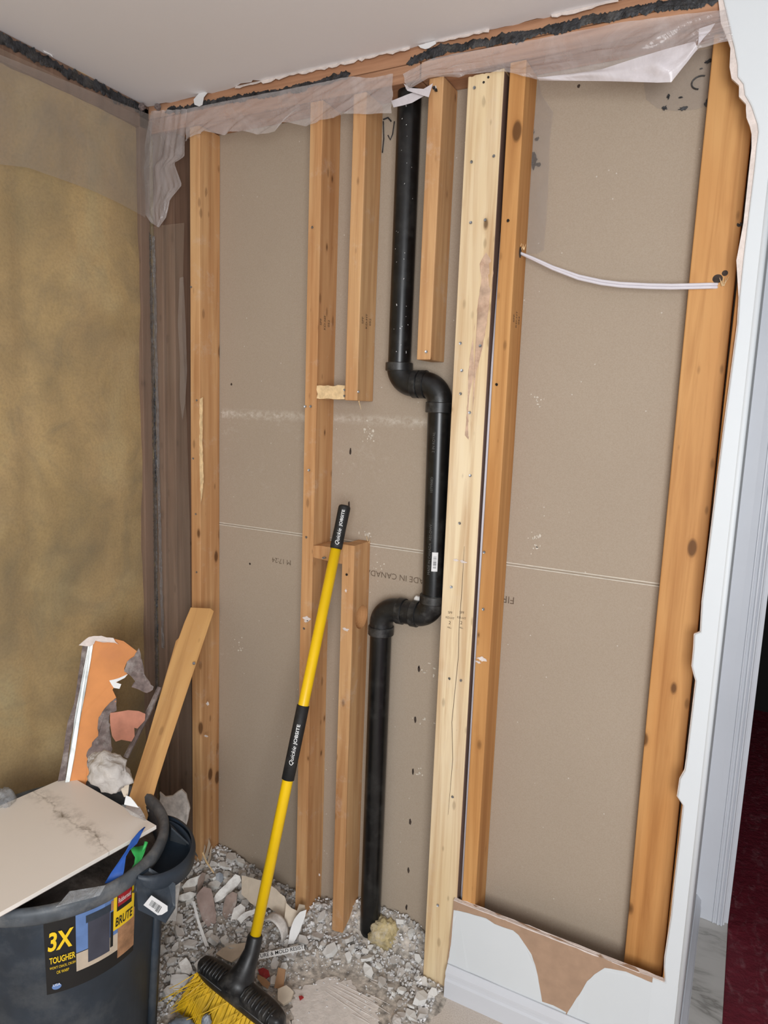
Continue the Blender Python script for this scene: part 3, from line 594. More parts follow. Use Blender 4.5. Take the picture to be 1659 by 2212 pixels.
# ------------------------------------------------------------ plastic sheets
hem = [(403,307),(418,295),(446,286),(485,293),(501,285),(532,285),(563,293),(595,285),(605,268),(626,266),(665,275),(693,262),(732,253),(759,246),(799,248),(850,248)]
def lerp_list(pts, u):
    f = u*(len(pts)-1); i = min(int(f), len(pts)-2); return Vector(pts[i]).lerp(Vector(pts[i+1]), f-i)
H1 = [at(x, y, 1, -.008) for x, y in hem]; T1 = [at(x, y, 1, -.008) for x, y in ((404,236),(500,217),(600,198),(700,178),(760,166),(800,170),(850,160))]
def bandfn(H, T, amp, k):
    def f(u, v):
        h = lerp_list(H, u); t = lerp_list(T, u); p = t.lerp(h, v)
        p.y -= (.004*math.sin((v*5+u*3*noise.noise(Vector((u*3, 0, k))))*math.pi)*v if k == 4 else 0)
        w = noise.noise(Vector((u*9+v*2.2*k, v*.7, k)))+.5*noise.noise(Vector((u*26+v*5, v*2, k+3))) if k == 1 else noise.noise(Vector((u*3.5, v*4.5+u*5, k)))+.4*noise.noise(Vector((u*7, v*13+u*16, k+3)))
        p.y += -amp*(.35+v)*abs(w)*1.6-.002; return p
    return f
b = BM(); grid(b, bandfn(H1, T1, .009, 1), 110, 22); tag(obj('plastic_sheet', b, F_band, smooth=True), 'milky plastic strip with a wavy lower hem hanging over the left studs', 'plastic sheet')
H2 = [at(x, y, 1, -.010) for x, y in ((880,196),(930,172),(990,170),(1012,166),(1090,156),(1130,168),(1158,172),(1220,176),(1300,177),(1400,178),(1448,178),(1475,150),(1510,108),(1585,92))]
T2 = [at(x, y, 1, -.010) for x, y in ((872,160),(920,135),(980,118),(1060,104),(1160,86),(1260,66),(1360,48),(1460,34),(1570,22))]
b = BM(); grid(b, bandfn(H2, T2, .014, 4), 130, 26); tag(obj('plastic_sheet', b, F_band, smooth=True), 'glossy creased plastic strip stretched along the plate over the right bay', 'plastic sheet')
fl = [(1160,166),(1230,158),(1300,149),(1380,122),(1440,104),(1500,90),(1507,104),(1480,145),(1448,176),(1390,176),(1330,174),(1240,174),(1165,174)]
pb = [at(x, y, 1, -.012) for x, y in fl]; c = sum(pb, Vector())/len(pb)
def flapfn(u, v):
    k = len(fl); top = [at(x, y, 1, -.028) for x, y in ((1160,168),(1230,160),(1300,150),(1380,124),(1440,106),(1500,90))]; bot = [at(x, y, 1, -.028) for x, y in ((1165,174),(1240,175),(1330,176),(1420,179),(1450,178),(1507,106))]
    p = lerp_list(top, u).lerp(lerp_list(bot, u), v); p.y -= .012*math.sin(v*math.pi)*(.6+.6*noise.noise(Vector((u*5, v*2, 9)))) + .001; return p
b = BM(); grid(b, flapfn, 60, 14); tag(obj('plastic_flap', b, F_thick, smooth=True), 'bright folded plastic flap at the top of the right bay', 'plastic sheet')
flap2 = [at(x, y, 1, -.016) for x, y in ((1510,62),(1545,50),(1535,66),(1520,82),(1508,98))]
b = BM(); slab(b, flap2, (0, -1, 0), .0004); tag(obj('plastic_flap', b, F_thick), 'small white folded plastic tab beside the wide orange stud', 'plastic sheet')
b = BM(); slab(b, rough([at(x, y, 1, -.004) for x, y in ((845,218),(880,204),(905,195),(918,206),(890,222),(850,232))], .0008, .02, 3), (0, -1, 0), .0004); tag(obj('plastic_flap', b, F_thick), 'grey plastic fold above the upper black pipe', 'plastic sheet')
b = BM(); slab(b, rough([at(x, y, 1, -.014) for x, y in ((872,180),(885,190),(915,192),(935,180),(926,210),(900,202),(880,196)) ], .0008, .02, 3), (0, -1, 0), .0004); tag(obj('plastic_flap', b, F_thick), 'small plastic triangle left of the short hanging stud', 'plastic sheet')
# corner drape
Lc = [(327,240),(318,290),(310,345),(309,370),(311,420),(314,462),(328,482),(342,491)]; Rc = [(404,236),(402,290),(400,338),(377,352),(394,400),(367,432),(358,470),(344,491)]
def drape(u, v):
    a = lerp_list([at(x, y, 1, -.018) for x, y in Lc], v); c = lerp_list([at(x, y, 1, -.018) for x, y in Rc], v); p = a.lerp(c, u)
    p.y -= .012*abs(noise.noise(Vector((u*5+v*2, v*1.2, 5))))+.004*noise.noise(Vector((u*16, v*3, 1))); return p
b = BM(); grid(b, drape, 30, 50); tag(obj('plastic_sheet', b, F_band, smooth=True), 'crumpled plastic drape hanging in the top left corner', 'plastic sheet')
b = BM(); grid(b, lambda u, v: drape(.05+u*.5*(1-.5*v), .02+v*.62)+Vector((0, -.008, 0)), 14, 26); tag(obj('plastic_sheet', b, F_thin, smooth=True), 'extra plastic fold over the corner drape', 'plastic sheet')
# vapour barrier on the left wall, wrapping the corner
def vap(u, v):
    y = -2.2+u*2.195; z = .02+v*2.375; return Vector((.010+.008*noise.noise(Vector((y*3, z*2.2, 1)))+.004*noise.noise(Vector((y*9+z*3, z*5, 2))), y, z))
b = BM(); grid(b, vap, 90, 90); tag(obj('vapour_barrier', b, F_left, smooth=True), 'clear plastic sheet covering the insulated left wall', 'plastic sheet')
Rl = [(398,440),(392,470),(402,545),(408,640),(410,800),(412,1100),(414,1400),(418,1760)]
def wrap(u, v):
    a = Vector((.001, -.003, 2.10-2.07*v)); z = a.z; xr = lerp_list([at(x, y, 1, -.003) for x, y in Rl], v); c = Vector((xr.x, -.003, z)); p = a.lerp(c, u)
    p.y -= .005*abs(noise.noise(Vector((u*4, z*3.5, 2))))*math.sin(u*math.pi)+.0005; return p
b = BM(); grid(b, wrap, 20, 140); tag(obj('vapour_barrier', b, F_left, smooth=True), 'wrinkled clear plastic over the brown corner studs left of the first stud', 'plastic sheet')
gl = [(388,600),(396,598),(401,700),(404,800),(400,870),(394,908),(388,860),(389,780),(384,700)]
b = BM(); slab(b, [at(x, y, 1, -.010) for x, y in gl], (.2, -1, 0), .0004); tag(obj('plastic_flap', b, F_thin), 'long pale fold in the plastic left of the first stud', 'plastic sheet')
b = BM(); slab(b, [at(x, y, 0, .018) for x, y in ((330,250),(0,118),(-300,-20),(-300,240),(0,355),(60,362),(140,390),(200,412),(260,440),(300,462),(314,470))], (1, 0, 0), .0004)
tag(obj('vapour_barrier', b, F_thin), 'upper overlapping plastic layer at the top of the insulated wall', 'plastic sheet')
# remains of sheet on the back board of the right bay
b = BM(); slab(b, rough([at(x, y, 1, SD-.005) for x, y in ((1164,172),(1170,205),(1195,242),(1188,300),(1184,420),(1175,540),(1160,548),(1140,548),(1145,330))], .0008, .03, 3), (0, -1, 0), .0004); tag(obj('plastic_flap', b, F_thin), 'dirty plastic strip stuck to the back board right of the orange stud', 'plastic sheet')
b = BM(); slab(b, rough([at(x, y, 1, SD-.002) for x, y in ((1390,178),(1452,178),(1480,140),(1500,110),(1540,104),(1534,225),(1505,236),(1460,240),(1420,234),(1396,215))], .0008, .03, 3), (0, -1, 0), .0004); tag(obj('plastic_flap', b, F_thin), 'sealant-spotted plastic patch on the board at the top right bay', 'plastic sheet')

# ------------------------------------------------------------ drain pipe
PY = .050; t = thing('drain_pipe', 'black plastic drain pipe jogging right and back left between the studs', 'pipe', (.811, PY, 0))
def arc(c, r, a0, a1, n=14): return [Vector((c[0]+r*math.cos(math.radians(a0+(a1-a0)*i/n)), PY, c[1]+r*math.sin(math.radians(a0+(a1-a0)*i/n)))) for i in range(n+1)]
pr = .0302; rc = .046
def pipe_(name, pts, r, mat=M_abs): b = BM(); tube(b, pts, r, 36); o = obj(name, b, mat, parent=t, smooth=True); mo = o.modifiers.new('e', 'EDGE_SPLIT'); mo.split_angle = 1; return o
pipe_('pipe', [(.836, PY, 2.44), (.836, PY, 1.69)], pr); pipe_('pipe', [(.957, PY, 1.60), (.965, PY, 1.08)], pr); pipe_('pipe', [(.811, PY, .98), (.811, PY, .001)], pr)
def elbow(pts, h0, h1):                     # bend with a wider socket ring at both ends
    e = pipe_('elbow', pts, pr+.0025, M_absrough)
    for (a, c) in (h0, h1):
        b = BM(); a = Vector(a); c = Vector(c); d = (c-a).normalized(); tube(b, [a, a+d*.0015, c-d*.0015, c], [pr+.0045, pr+.0062, pr+.0062, pr+.0045], 36); o = obj('socket_ring', b, M_absrough, parent=e, smooth=True); mo = o.modifiers.new('e', 'EDGE_SPLIT'); mo.split_angle = .6
ZU, ZL = 1.647, 1.031
elbow([(.836, PY, 1.70)]+arc((.836+rc, ZU+rc), rc, 180, 270)+[(.897, PY, ZU)], ((.836, PY, 1.680), (.836, PY, 1.702)), ((.880, PY, ZU), (.898, PY, ZU)))
elbow([(.898, PY, ZU)]+arc((.957-rc, ZU-rc), rc, 90, 0)+[(.957, PY, 1.58)], ((.900, PY, ZU), (.918, PY, ZU)), ((.957, PY, 1.575), (.957, PY, 1.602)))
elbow([(.965, PY, 1.095)]+arc((.965-rc, ZL+rc), rc, 0, -90)+[(.89, PY, ZL)], ((.965, PY, 1.070), (.965, PY, 1.093)), ((.905, PY, ZL), (.925, PY, ZL)))
elbow([(.892, PY, ZL)]+arc((.811+rc, ZL-rc), rc, 90, 180)+[(.811, PY, .955)], ((.862, PY, ZL), (.882, PY, ZL)), ((.811, PY, .953), (.811, PY, .978)))
pipe_('coupling', [(.858, PY, ZL), (.93, PY, ZL)], pr+.001, M_absrough)
# barcode sticker and stamped lettering wrapped on the pipe
def cyl(cx, cy, R, ang0):                   # (a along circumference, z) -> point
    return lambda a, z: Vector((cx+R*math.cos(ang0+a/R), cy+R*math.sin(ang0+a/R), z))
dirc = math.atan2(CP.y-PY, CP.x-.962)
f = cyl(.9635, PY, pr+.0006, dirc+.0)
b = BM(); grid(b, lambda u, v: f((u-.5)*.016+.001, 1.163+v*.051), 6, 2); st = obj('barcode_sticker', b, M_stick, parent=t)
f2 = cyl(.9635, PY, pr+.0010, dirc)
b = BM()
for i in range(14):
    w = R_.choice((.0008, .0014, .002)); z = 1.172+i*.0024; 
    vs = [b.verts.new(f2(a, zz)) for a, zz in ((-.003, z), (.005, z), (.005, z+w*.7), (-.003, z+w*.7))]; b.faces.new(vs)
obj('barcode', b, M_black, parent=st)
M_faint = simple('faint_pipe_print', (88, 88, 86), .6, .1, 30)
for s, z in (('MADE IN CANADA  ABS-DWV', 1.22), ('1079908D', 1.39), ('2 IN ROYAL', 1.50)):
    ff = cyl(.9595 if z > 1.3 else .9625, PY, pr+.0006, dirc-.42); obj('pipe_print', text_bm(s, .010, lambda a, c, z=z, ff=ff: ff(-c, z+a), 0), M_faint, parent=t)
# paint flecks on pipe
ff = cyl(.836, PY, pr+.0005, math.atan2(CP.y-PY, CP.x-.836))
for i in range(26):
    z = R_.uniform(1.72, 2.32); a = R_.uniform(-.025, .022); w = R_.uniform(.0006, .0018); h = R_.uniform(.001, .009 if i < 8 else .003); k = R_.uniform(-.5, .5); b = BM()
    b.faces.new([b.verts.new(ff(x, y)) for x, y in ((a, z), (a+w, z+h*.3), (a+w+k*h, z+h), (a+k*h*.8, z+h*.9))]); obj('paint_fleck', b, M_print, parent=t)

# ------------------------------------------------------------ cables
t = thing('electrical_cable', 'white electrical cable sagging across the right bay', 'cable', (1.37, .045, 1.86))
cp = [(1122,546),(1150,557),(1195,577),(1250,596),(1300,607),(1340,612),(1400,615),(1450,616),(1500,615),(1535,614),(1550,613)]
c0 = [at(x, y, 1, .046) for x, y in cp]; c0[0] = Vector((XE+SW-.004, .046, c0[0].z))
c0[-1] = Vector((c0[-1].x, .052, c0[-1].z)); fine = [lerp_list(c0, i/60) for i in range(61)]
b = BM(); tube(b, fine, .0034, 10); obj('cable_strand', b, M_cable, parent=t, smooth=True)
b = BM(); tube(b, [p+Vector((0, .001, -.0062*min(1, i/18))) for i, p in enumerate(fine)], .0033, 10); obj('cable_strand', b, M_cable, parent=t, smooth=True)
b = BM(); tube(b, [(1.1062, .02, .03), (1.106, .018, .7), (1.1058, .014, 1.3), (1.1062, .016, 1.7), (1.1058, .03, 2.0), (1.106, .055, 2.15)], .0042, 10); tag(obj('cable', b, M_cable, smooth=True), 'thin white cable running vertically in the gap beside the pale board', 'cable')

# ------------------------------------------------------------ bin
BX, BY, BR, BH = .363, -.662, .245, .582
t = thing('rubbish_bin', 'dark grey round plastic rubbish bin full of debris at the lower left', 'bin', (BX, BY, 0))
b = BM(); pf = [(.0, .010), (.176, .010), (.185, .0), (.192, .004), (.222, .50), (.226, .53), (.226, .565), (.222, .565), (.219, .53), (.214, .48), (.182, .02), (0, .02)]
lathe(b, pf, (BX, BY), 72); o = obj('body', b, M_bin, parent=t, smooth=True)
b = BM(); lathe(b, [(.224, .546), (.236, .546), (.243, .553), (.2475, .566), (.248, .576), (.244, .585), (.236, .587), (.228, .582), (.224, .572), (.224, .546)], (BX, BY), 72); obj('rim', b, M_rim, parent=t, smooth=True)
b = BM()
for k in (0, 1, 2):                           # vertical ribs under the band
    a = math.radians(40+90*k); 
    for s in (-.07, .07):
        q = [(BX+(.199+.026*z/.5)*math.cos(a+s), BY+(.199+.026*z/.5)*math.sin(a+s), z) for z in (.03, .27, .51)]; tube(b, q, .012, 8)
obj('rib', b, M_bin, parent=t, smooth=True)
def handle(ac, nm_='handle'):
    def P(u, r, z): a = ac+u; return Vector((BX+r*math.cos(a), BY+r*math.sin(a), z))
    b = BM(); n = 40
    def ring(u, v):
        w_ = (u-.5)*.94+.04; s = max(0, math.cos((u-.5)*math.pi))**.6; r = .240+.064*s; z0 = .576-.020*s
        prof = [(0, 0), (.008, -.003), (.010, -.012), (.007, -.040), (.002, -.043), (.002, -.012), (-.003, -.012), (-.003, -.043)]
        i = int(round(v*8))
        if i == 8: return P(w_, .224, .520)
        a, c = prof[i]; return P(w_, r+a, z0+c)
    grid(b, ring, n, 8)
    h = obj(nm_, b, M_bin, parent=t, smooth=True)
    for s in (-1, 1):                         # sloping gusset panels that tie the grip to the body
        b = BM(); slab(b, [P(s*.45, .247, .574), P(s*.30, .252, .572), P(s*.22, .302, .530), P(s*.28, .313, .492), P(s*.38, .311, .478), P(s*.44, .25, .50)], (0, 0, 1), .006)
        obj('gusset', b, M_bin, parent=h, bev=.002)
    return h
hA = math.radians(27)
h1 = handle(hA); handle(hA+math.pi)
# printed label wrapped on the cone
def cone(a, z, k=0): 
    r = .192+.0305*min(z, .5)/.5+.0022*max(0, z-.5)/.03+.0014+k; return Vector((BX+r*math.cos(a), BY+r*math.sin(a), z))
def ray_cone(x, y):
    d = ray(x, y); s = .8
    for i in range(4000):
        p = CP+d*s; r = math.hypot(p.x-BX, p.y-BY)
        if p.z < .6 and r < .192+.06*p.z+.0012: return math.atan2(p.y-BY, p.x-BX), p.z
        s += .0006
    return None
aR, zR = ray_cone(291, 1940); aL, zL = ray_cone(95, 2020); aM, zM = ray_cone(180, 2030)
LZ0, LZ1 = .37, .548
def lab(u0, u1, v0, v1, mat, k, name, par, nu=14):
    b = BM(); grid(b, lambda u, v: cone(aL+(aR-aL)*(u0+(u1-u0)*u), LZ0+(LZ1-LZ0)*(v0+(v1-v0)*v), k), nu, 3); return obj(name, b, mat, parent=par, smooth=True)
L = lab(0, 1, 0, 1, M_black, 0, 'label', t, 30)
lab(.76, 1, .08, .62, M_lsand, .0004, 'label_picture', L); lab(.60, .76, .30, .98, M_lblue, .0002, 'label_picture', L); lab(.30, .60, .45, .98, M_lblue, .0003, 'label_picture', L)
lab(.30, .76, .20, .44, M_beige, .00035, 'label_picture', L); lab(.42, .66, .26, .86, M_lgrey, .0006, 'label_picture', L); lab(.40, .68, .80, .90, M_bin, .0008, 'label_picture', L); lab(.665, .70, .30, .78, M_black, .0009, 'label_picture', L); lab(.67, .70, .80, .93, M_lsand, .0010, 'label_picture', L); lab(.70, .98, .50, 1, M_lyel, .0009, 'label_panel', L); lab(.74, .94, .74, .98, M_black, .0012, 'label_panel', L); lab(.75, .93, .80, .96, M_lred, .0014, 'label_panel', L)
span = abs(aR-aL)*.222
def lt(s, u, v, size, mat, k, bold=0, par=L, shear=0, w=None):
    def fn(a, c): return cone(aL+(aR-aL)*u+a/.222*(1 if aR > aL else -1), LZ0+(LZ1-LZ0)*v+c, k)
    obj('label_text', text_fit(s, w*span, size*.72, fn, bold/size, shear) if w else text_bm(s, size, fn, 1, bold, shear), mat, parent=par)
lt('BRUTE', .84, .60, .030, M_black, .0016, .0006, shear=.1, w=.23); lt('Rubbermaid', .84, .88, .016, M_print, .0018, w=.165); 
lt('3X', .155, .70, .062, M_lyel, .0018, .0016, shear=.15, w=.25); lt('TOUGHER', .165, .45, .021, M_lyel, .0018, .0004, w=.25); lt("WON'T CRACK, CRUSH", .165, .35, .010, M_lyel, .0018, w=.25); lt('OR WARP', .165, .28, .010, M_lyel, .0018, w=.12)
b = BM(); pts = [cone(aL+(aR-aL)*.10+math.cos(x)*.009/.222, LZ0+.016+math.sin(x)*.007, .0012) for x in [k*math.pi/10 for k in range(20)]]; b.faces.new([b.verts.new(p) for p in pts]); obj('label_badge', b, M_lblue, parent=L)
lt('USA', .10, .115, .008, M_print, .0018)
# barcode sticker hanging on the gusset
sp0 = Vector((BX+.318*math.cos(math.radians(4)), BY+.318*math.sin(math.radians(4)), .508)); sn = Vector((.73, -.25, .62)).normalized()
pts = [on(x, y, sp0, sn) for x, y in ((327,1934),(362,1957),(362,1968),(350,1976),(341,1977),(310,1955))]
b = BM(); slab(b, pts, sn, .0006); so = obj('barcode_sticker', b, M_stick, parent=t)
b = BM(); q0 = on(330, 1942, sp0+sn*.0008, sn); qx = (on(352, 1957, sp0+sn*.0008, sn)-q0); qy = (on(320, 1958, sp0+sn*.0008, sn)-q0)
for i in range(12):
    a = i/12; w = R_.choice((.03, .05)); l = 1.05 if i > 7 else .85
    b.faces.new([b.verts.new(q0+qx*(a+da)+qy*(.15+dl)) for da, dl in ((0, 0), (w, 0), (w, l*.8), (0, l*.8))])
obj('barcode', b, M_black, parent=so)
# what is in and on the bin
TZ = .603
A_, B_ = at(150, 1675, 2, TZ), at(338, 1783, 2, TZ); C_ = at(0, 2050, 2, TZ)
ux = (B_-A_).normalized(); uy = Vector((-ux.y, ux.x, 0)); wdt = (B_-A_).length
t2 = thing('floor_tile', 'large cream marble-look tile with grey veins lying across the bin', 'tile', tuple((A_+B_)/2-uy*.3-Vector((0,0,.009)))); 
OT = (A_+B_)/2-uy*.3; M_tile = tile_mat((.262-OT.x, -.602-OT.y), (.570-OT.x, -.668-OT.y))
b = BM(); slab(b, [A_, A_-uy*.61, B_-uy*.61, B_], (0, 0, 1), .009); to = obj('tile_face', b, M_tile, parent=t2, bev=.0008)
b = BM(); slab(b, [p-Vector((0, 0, .0092)) for p in (A_+(ux-uy)*.002, A_-uy*.608+ux*.002, B_-uy*.608-ux*.002, B_-(ux+uy)*.002)], (0, 0, 1), .002); obj('tile_back', b, M_mould, parent=t2)
tag_, _ = None, None
# plank leaning from the bin to the corner
p1 = at(437, 1314, 1, -.050); pl0 = at(300, 1745, 2, .565); dn = (p1-pl0).normalized(); side = dn.cross((CP-pl0)).normalized(); nrm = side.cross(dn).normalized()
if nrm.dot(CP-pl0) < 0: nrm = -nrm
px = [(280,1722),(325,1762),(340,1690),(362,1620),(462,1320),(455,1314),(412,1312),(398,1345),(386,1378),(380,1384),(374,1405),(355,1470),(318,1598)]
pts = [on(x, y, p1, nrm) for x, y in px]; lowa, lowb = pts[0]-dn*.16, pts[1]-dn*.16
t3 = thing('wood_plank', 'scrap wooden plank leaning from the bin against the first stud', 'plank', tuple(pl0)); b = BM(); slab(b, [lowa, lowb]+pts[2:], nrm, .019); obj('board', b, wood('scrap_plank_wood_sloped', (214, 168, 108), (202, 150, 92), (150, 100, 56), knots=.3, dusty=.1), parent=t3, bev=.001)
for (x, y) in ((418,1435),(322,1752)):
    p = on(x, y, p1+nrm*.001, nrm); b = BM(); tube(b, [p-nrm*.003, p+nrm*.006, p+nrm*.006, p+nrm*.008], [.0018, .0018, .0045, .004], 8); obj('screw', b, M_steel, parent=t3)
# drywall corner piece standing in the bin
q0 = at(150, 1690, 2, .60); q1 = Vector((.235, -.46, .965)); up_ = (at(190, 1385, 0, .235)-q0).normalized(); n3 = up_.cross(Vector((up_.x, up_.y, 0)).normalized()); 
nf = Vector((.72, -.64, .28)).normalized(); t4 = thing('drywall_scrap', 'torn orange-faced drywall corner piece with metal bead standing in the bin', 'drywall', tuple(q0))
op = [(202,1380),(236,1377),(267,1385),(292,1404),(304,1412),(290,1420),(274,1430),(268,1445),(276,1458),(256,1469),(243,1490),(251,1507),(250,1525),(232,1530),(214,1550),(214,1590),(202,1605),(192,1625),(189,1645),(200,1662),(186,1690),(180,1740),(140,1740),(148,1675),(166,1590)]
b = BM(); slab(b, rough([on(x, y, q0, nf) for x, y in op], .0012, .014, 6), nf, .0125); obj('paper_face', b, M_orangep, parent=t4)
mp_ = [(274,1430),(290,1418),(300,1400),(304,1412),(315,1462),(332,1483),(330,1490),(317,1497),(296,1488),(284,1484),(292,1472),(280,1458),(268,1450)]
b = BM(); slab(b, rough([on(x, y, q0+nf*.006, nf) for x, y in mp_], .0022, .008, 7), nf, .012); obj('torn_backing', b, M_mould, parent=t4)
b = BM(); slab(b, rough([on(x, y, q0+nf*.002, nf) for x, y in ((251,1507),(252,1535),(236,1545),(240,1600),(243,1618),(228,1640),(205,1640),(190,1660),(188,1625),(204,1598),(212,1590),(213,1550),(232,1524))], .0022, .008, 8), nf, .008); obj('torn_backing', b, M_mould, parent=t4)
b = BM(); pk = [on(x, y, q0+nf*.010, nf) for x, y in ((238,1540),(277,1534),(300,1536),(314,1542),(313,1556),(297,1574),(290,1572),(291,1590),(284,1602),(262,1598),(250,1602),(242,1590),(238,1565))]
slab(b, rough(pk, .0008, .014, 9), nf, .0012); obj('paper_flap', b, M_pinkp, parent=t4)
b = BM(); slab(b, rough([on(x, y, q0+nf*.001, nf) for x, y in ((236,1470),(256,1465),(276,1456),(270,1464),(250,1474),(262,1478),(258,1488),(246,1486))], .0008, .01, 9), nf, .002); obj('paper_shred', b, M_print, parent=t4)
for px_, mt, dd in (([(202,1382),(197,1420),(187,1480),(172,1560),(160,1640),(150,1690),(141,1690),(148,1640),(160,1560),(176,1470),(190,1395),(196,1380)], M_metal, .004), ([(190,1392),(180,1460),(166,1530),(150,1610),(140,1690),(124,1692),(134,1640),(146,1560),(160,1520),(166,1480),(178,1395)], M_mould, -.006)):
    b = BM(); slab(b, rough([on(x, y, q0+nf*dd, nf) for x, y in px_], .0006, .02, 5), nf, .004); obj('corner_bead', b, mt, parent=t4)
b = BM(); slab(b, rough([on(x, y, q0+nf*.005, nf) for x, y in ((170,1394),(180,1385),(192,1376),(212,1374),(245,1378),(256,1392),(240,1388),(206,1384),(196,1396),(184,1396))], .002, .008, 5), nf, .004); obj('torn_backing', b, M_gyp, parent=t4)
b = BM(); tube(b, [on(345, 1484, q0-nf*.02, nf), on(325, 1530, q0-nf*.02, nf), on(272, 1636, q0-nf*.02, nf)], [.006, .008, .007], 6); tag(obj('metal_strip', b, M_mould), 'grey strip leaning behind the plank', 'strip')
# plaster lump
def lump(name, label, cat, c, r, mat, seed, amp=.35, f=18, sub=4, group=None, fine=.12):
    c = Vector(c); b = BM(); bmesh.ops.create_icosphere(b, subdivisions=sub, radius=1)
    for v in b.verts:
        p = v.co.copy(); s = 1+amp*noise.noise(p*1.7+Vector((seed,)*3))+fine*noise.noise(p*6+Vector((seed,)*3))+fine*.5*noise.noise(p*15)
        v.co = c+Vector((p.x*r[0], p.y*r[1], p.z*r[2]))*s
    o = obj(name, b, mat, smooth=True); return tag(o, label, cat, group)
lc = at(238, 1668, 1, -.60); lump('plaster_lump', 'rough white plaster lump on top of the bin behind the tile', 'plaster', lc, (.052, .035, .044), M_plaster, 3)
lump('plaster_lump', 'smaller plaster knob above the big lump beside the orange scrap', 'plaster', at(212, 1642, 1, -.585), (.022, .018, .018), M_plaster, 5)
scrap('drywall_scrap', 'large grey-white drywall slab standing between the bin and the first stud', 'drywall', [(345,1712),(356,1722),(372,1720),(392,1706),(402,1716),(410,1748),(406,1770),(398,1800),(394,1850),(380,1990),(350,1990),(342,1760)], (.20, -.26, .35), (.55, -.8, .25), .012, M_chip2, amp=.002)
scrap('paper_scrap', 'tan torn paper sticking up beside the plank foot', 'paper scrap', [(258,1690),(280,1688),(276,1720),(268,1722),(262,1708)], (.45, -.56, .6), (.6, -.75, .3), .001, M_cream)
scrap('paper_scrap', 'white paper triangle beside the plank foot', 'paper scrap', [(272,1718),(282,1722),(300,1745),(268,1738)], (.47, -.56, .6), (.6, -.75, .3), .001, M_print)
rotm = dn.to_track_quat('Z', 'Y').to_matrix()
for ch in t3.children:
    ch.data.transform(rotm.inverted().to_4x4())
t3.rotation_euler = rotm.to_euler()
def crumple(name, label, cat, px, p0, n, mat, amp=.012, f=40, seed=0):
    P4 = [on(x, y, p0, n) for x, y in px]; n = Vector(n).normalized()
    b = BM(); grid(b, lambda u, v: P4[0].lerp(P4[1], u).lerp(P4[3].lerp(P4[2], u), v)+n*amp*noise.noise((P4[0].lerp(P4[1], u).lerp(P4[3].lerp(P4[2], u), v))*f+Vector((seed,)*3)), 16, 16)
    return tag(obj(name, b, mat, smooth=True), label, cat)
crumple('plastic_bag', 'crumpled clear bag at the left edge behind the tile', 'bag', [(-40,1708),(18,1702),(52,1745),(-40,1790)], (.14, -.62, .60), (.6, -.7, .5), F_bag, .02)
lump('plastic_bag', 'small round crumpled bag at the far left behind the tile', 'bag', at(6, 1732, 2, .60), (.035, .03, .035), F_bag, 8)
crumple('plastic_bag', 'grey clear bag piece between the tile and the plank foot', 'bag', [(262,1738),(302,1742),(318,1775),(282,1760)], (.46, -.57, .60), (.5, -.7, .6), F_bag, .01, seed=4)
crumple('plastic_bag', 'thin clear bag edge folded over the bin rim under the tile', 'bag', [(150,1925),(228,1912),(216,1935),(120,1960)], (.52, -.84, .592), (.5, -.6, .7), F_bag, .006, seed=6)
# blue tape twisted over the tile edge; green tape ball
t5 = [((226,1908),(262,1906)), ((240,1885),(268,1880)), ((256,1862),(272,1850)), ((272,1838),(280,1836)), ((284,1815),(296,1822)), ((300,1796),(306,1800)), ((312,1786),(313,1787))]
zs = [.575, .59, .600, .608, .612, .618, .622]
b = BM(); rows = []
for ((xa, ya), (xb, yb)), z in zip(t5, zs): rows.append((b.verts.new(at(xa, ya, 2, z)), b.verts.new(at((xa+xb)/2+2, (ya+yb)/2, 2, z-.004)), b.verts.new(at(xb, yb, 2, z))))
for a, c in zip(rows, rows[1:]):
    for k in (0, 1): b.faces.new((a[k], a[k+1], c[k+1], c[k]))
tag(obj('tape_strip', b, M_blue, solid=.0006, smooth=True), 'blue masking tape strip twisted up over the tile edge', 'tape')
b = BM(); rows = []
for ((xa, ya), (xb, yb)), z in zip([((280,1830),(318,1824)), ((286,1842),(312,1842)), ((292,1852),(306,1856)), ((290,1866),(300,1872)), ((280,1882),(292,1882))], [.592, .585, .58, .572, .56]): rows.append((b.verts.new(at(xa, ya, 2, z)), b.verts.new(at((xa+xb)/2, (ya+yb)/2+2, 2, z-.008)), b.verts.new(at(xb, yb, 2, z))))
for a, c in zip(rows, rows[1:]):
    for k in (0, 1): b.faces.new((a[k], a[k+1], c[k+1], c[k]))
tube(b, [at(308, 1838, 2, .594), at(313, 1828, 2, .602), at(316, 1819, 2, .608)], [.002, .003, .004], 8)
tag(obj('tape_strip', b, M_green, solid=.0008, smooth=True), 'crumpled green tape in the bin beside the blue strip', 'tape')
b = BM(); slab(b, [at(x, y, 2, .565) for x, y in ((302,1872),(308,1862),(312,1858),(311,1866))], (0, 0, 1), .001); tag(obj('tape_strip', b, M_blue), 'tiny blue tape end under the green tape', 'tape')
# dark scrap filling of the bin, nobody could count it
b = BM(); lathe(b, [(.0, .535), (.08, .54), (.15, .53), (.218, .52)], (BX, BY), 40)
for v in b.verts: v.co.z += .02*noise.noise(v.co*22)
o = tag(obj('bin_rubbish', b, simple('mixed_dark_rubbish', (78, 70, 64), .9, .25, 30, bmp=1, dirt=(150, 140, 130), dirtamt=.6), smooth=True), 'mixed dusty rubbish filling the bin under the tile', 'rubbish', kind='stuff')

# ------------------------------------------------------------ broom
top = Vector(at(745, 1092, 1, -.020)); bot = Vector(at(543, 2062, 1, -.352)); d = (bot-top).normalized(); Ln = (bot-top).length
t = thing('broom', 'yellow and black broom leaning against the block between studs', 'broom', (bot.x, bot.y, 0))
def hp(s): return top+d*s
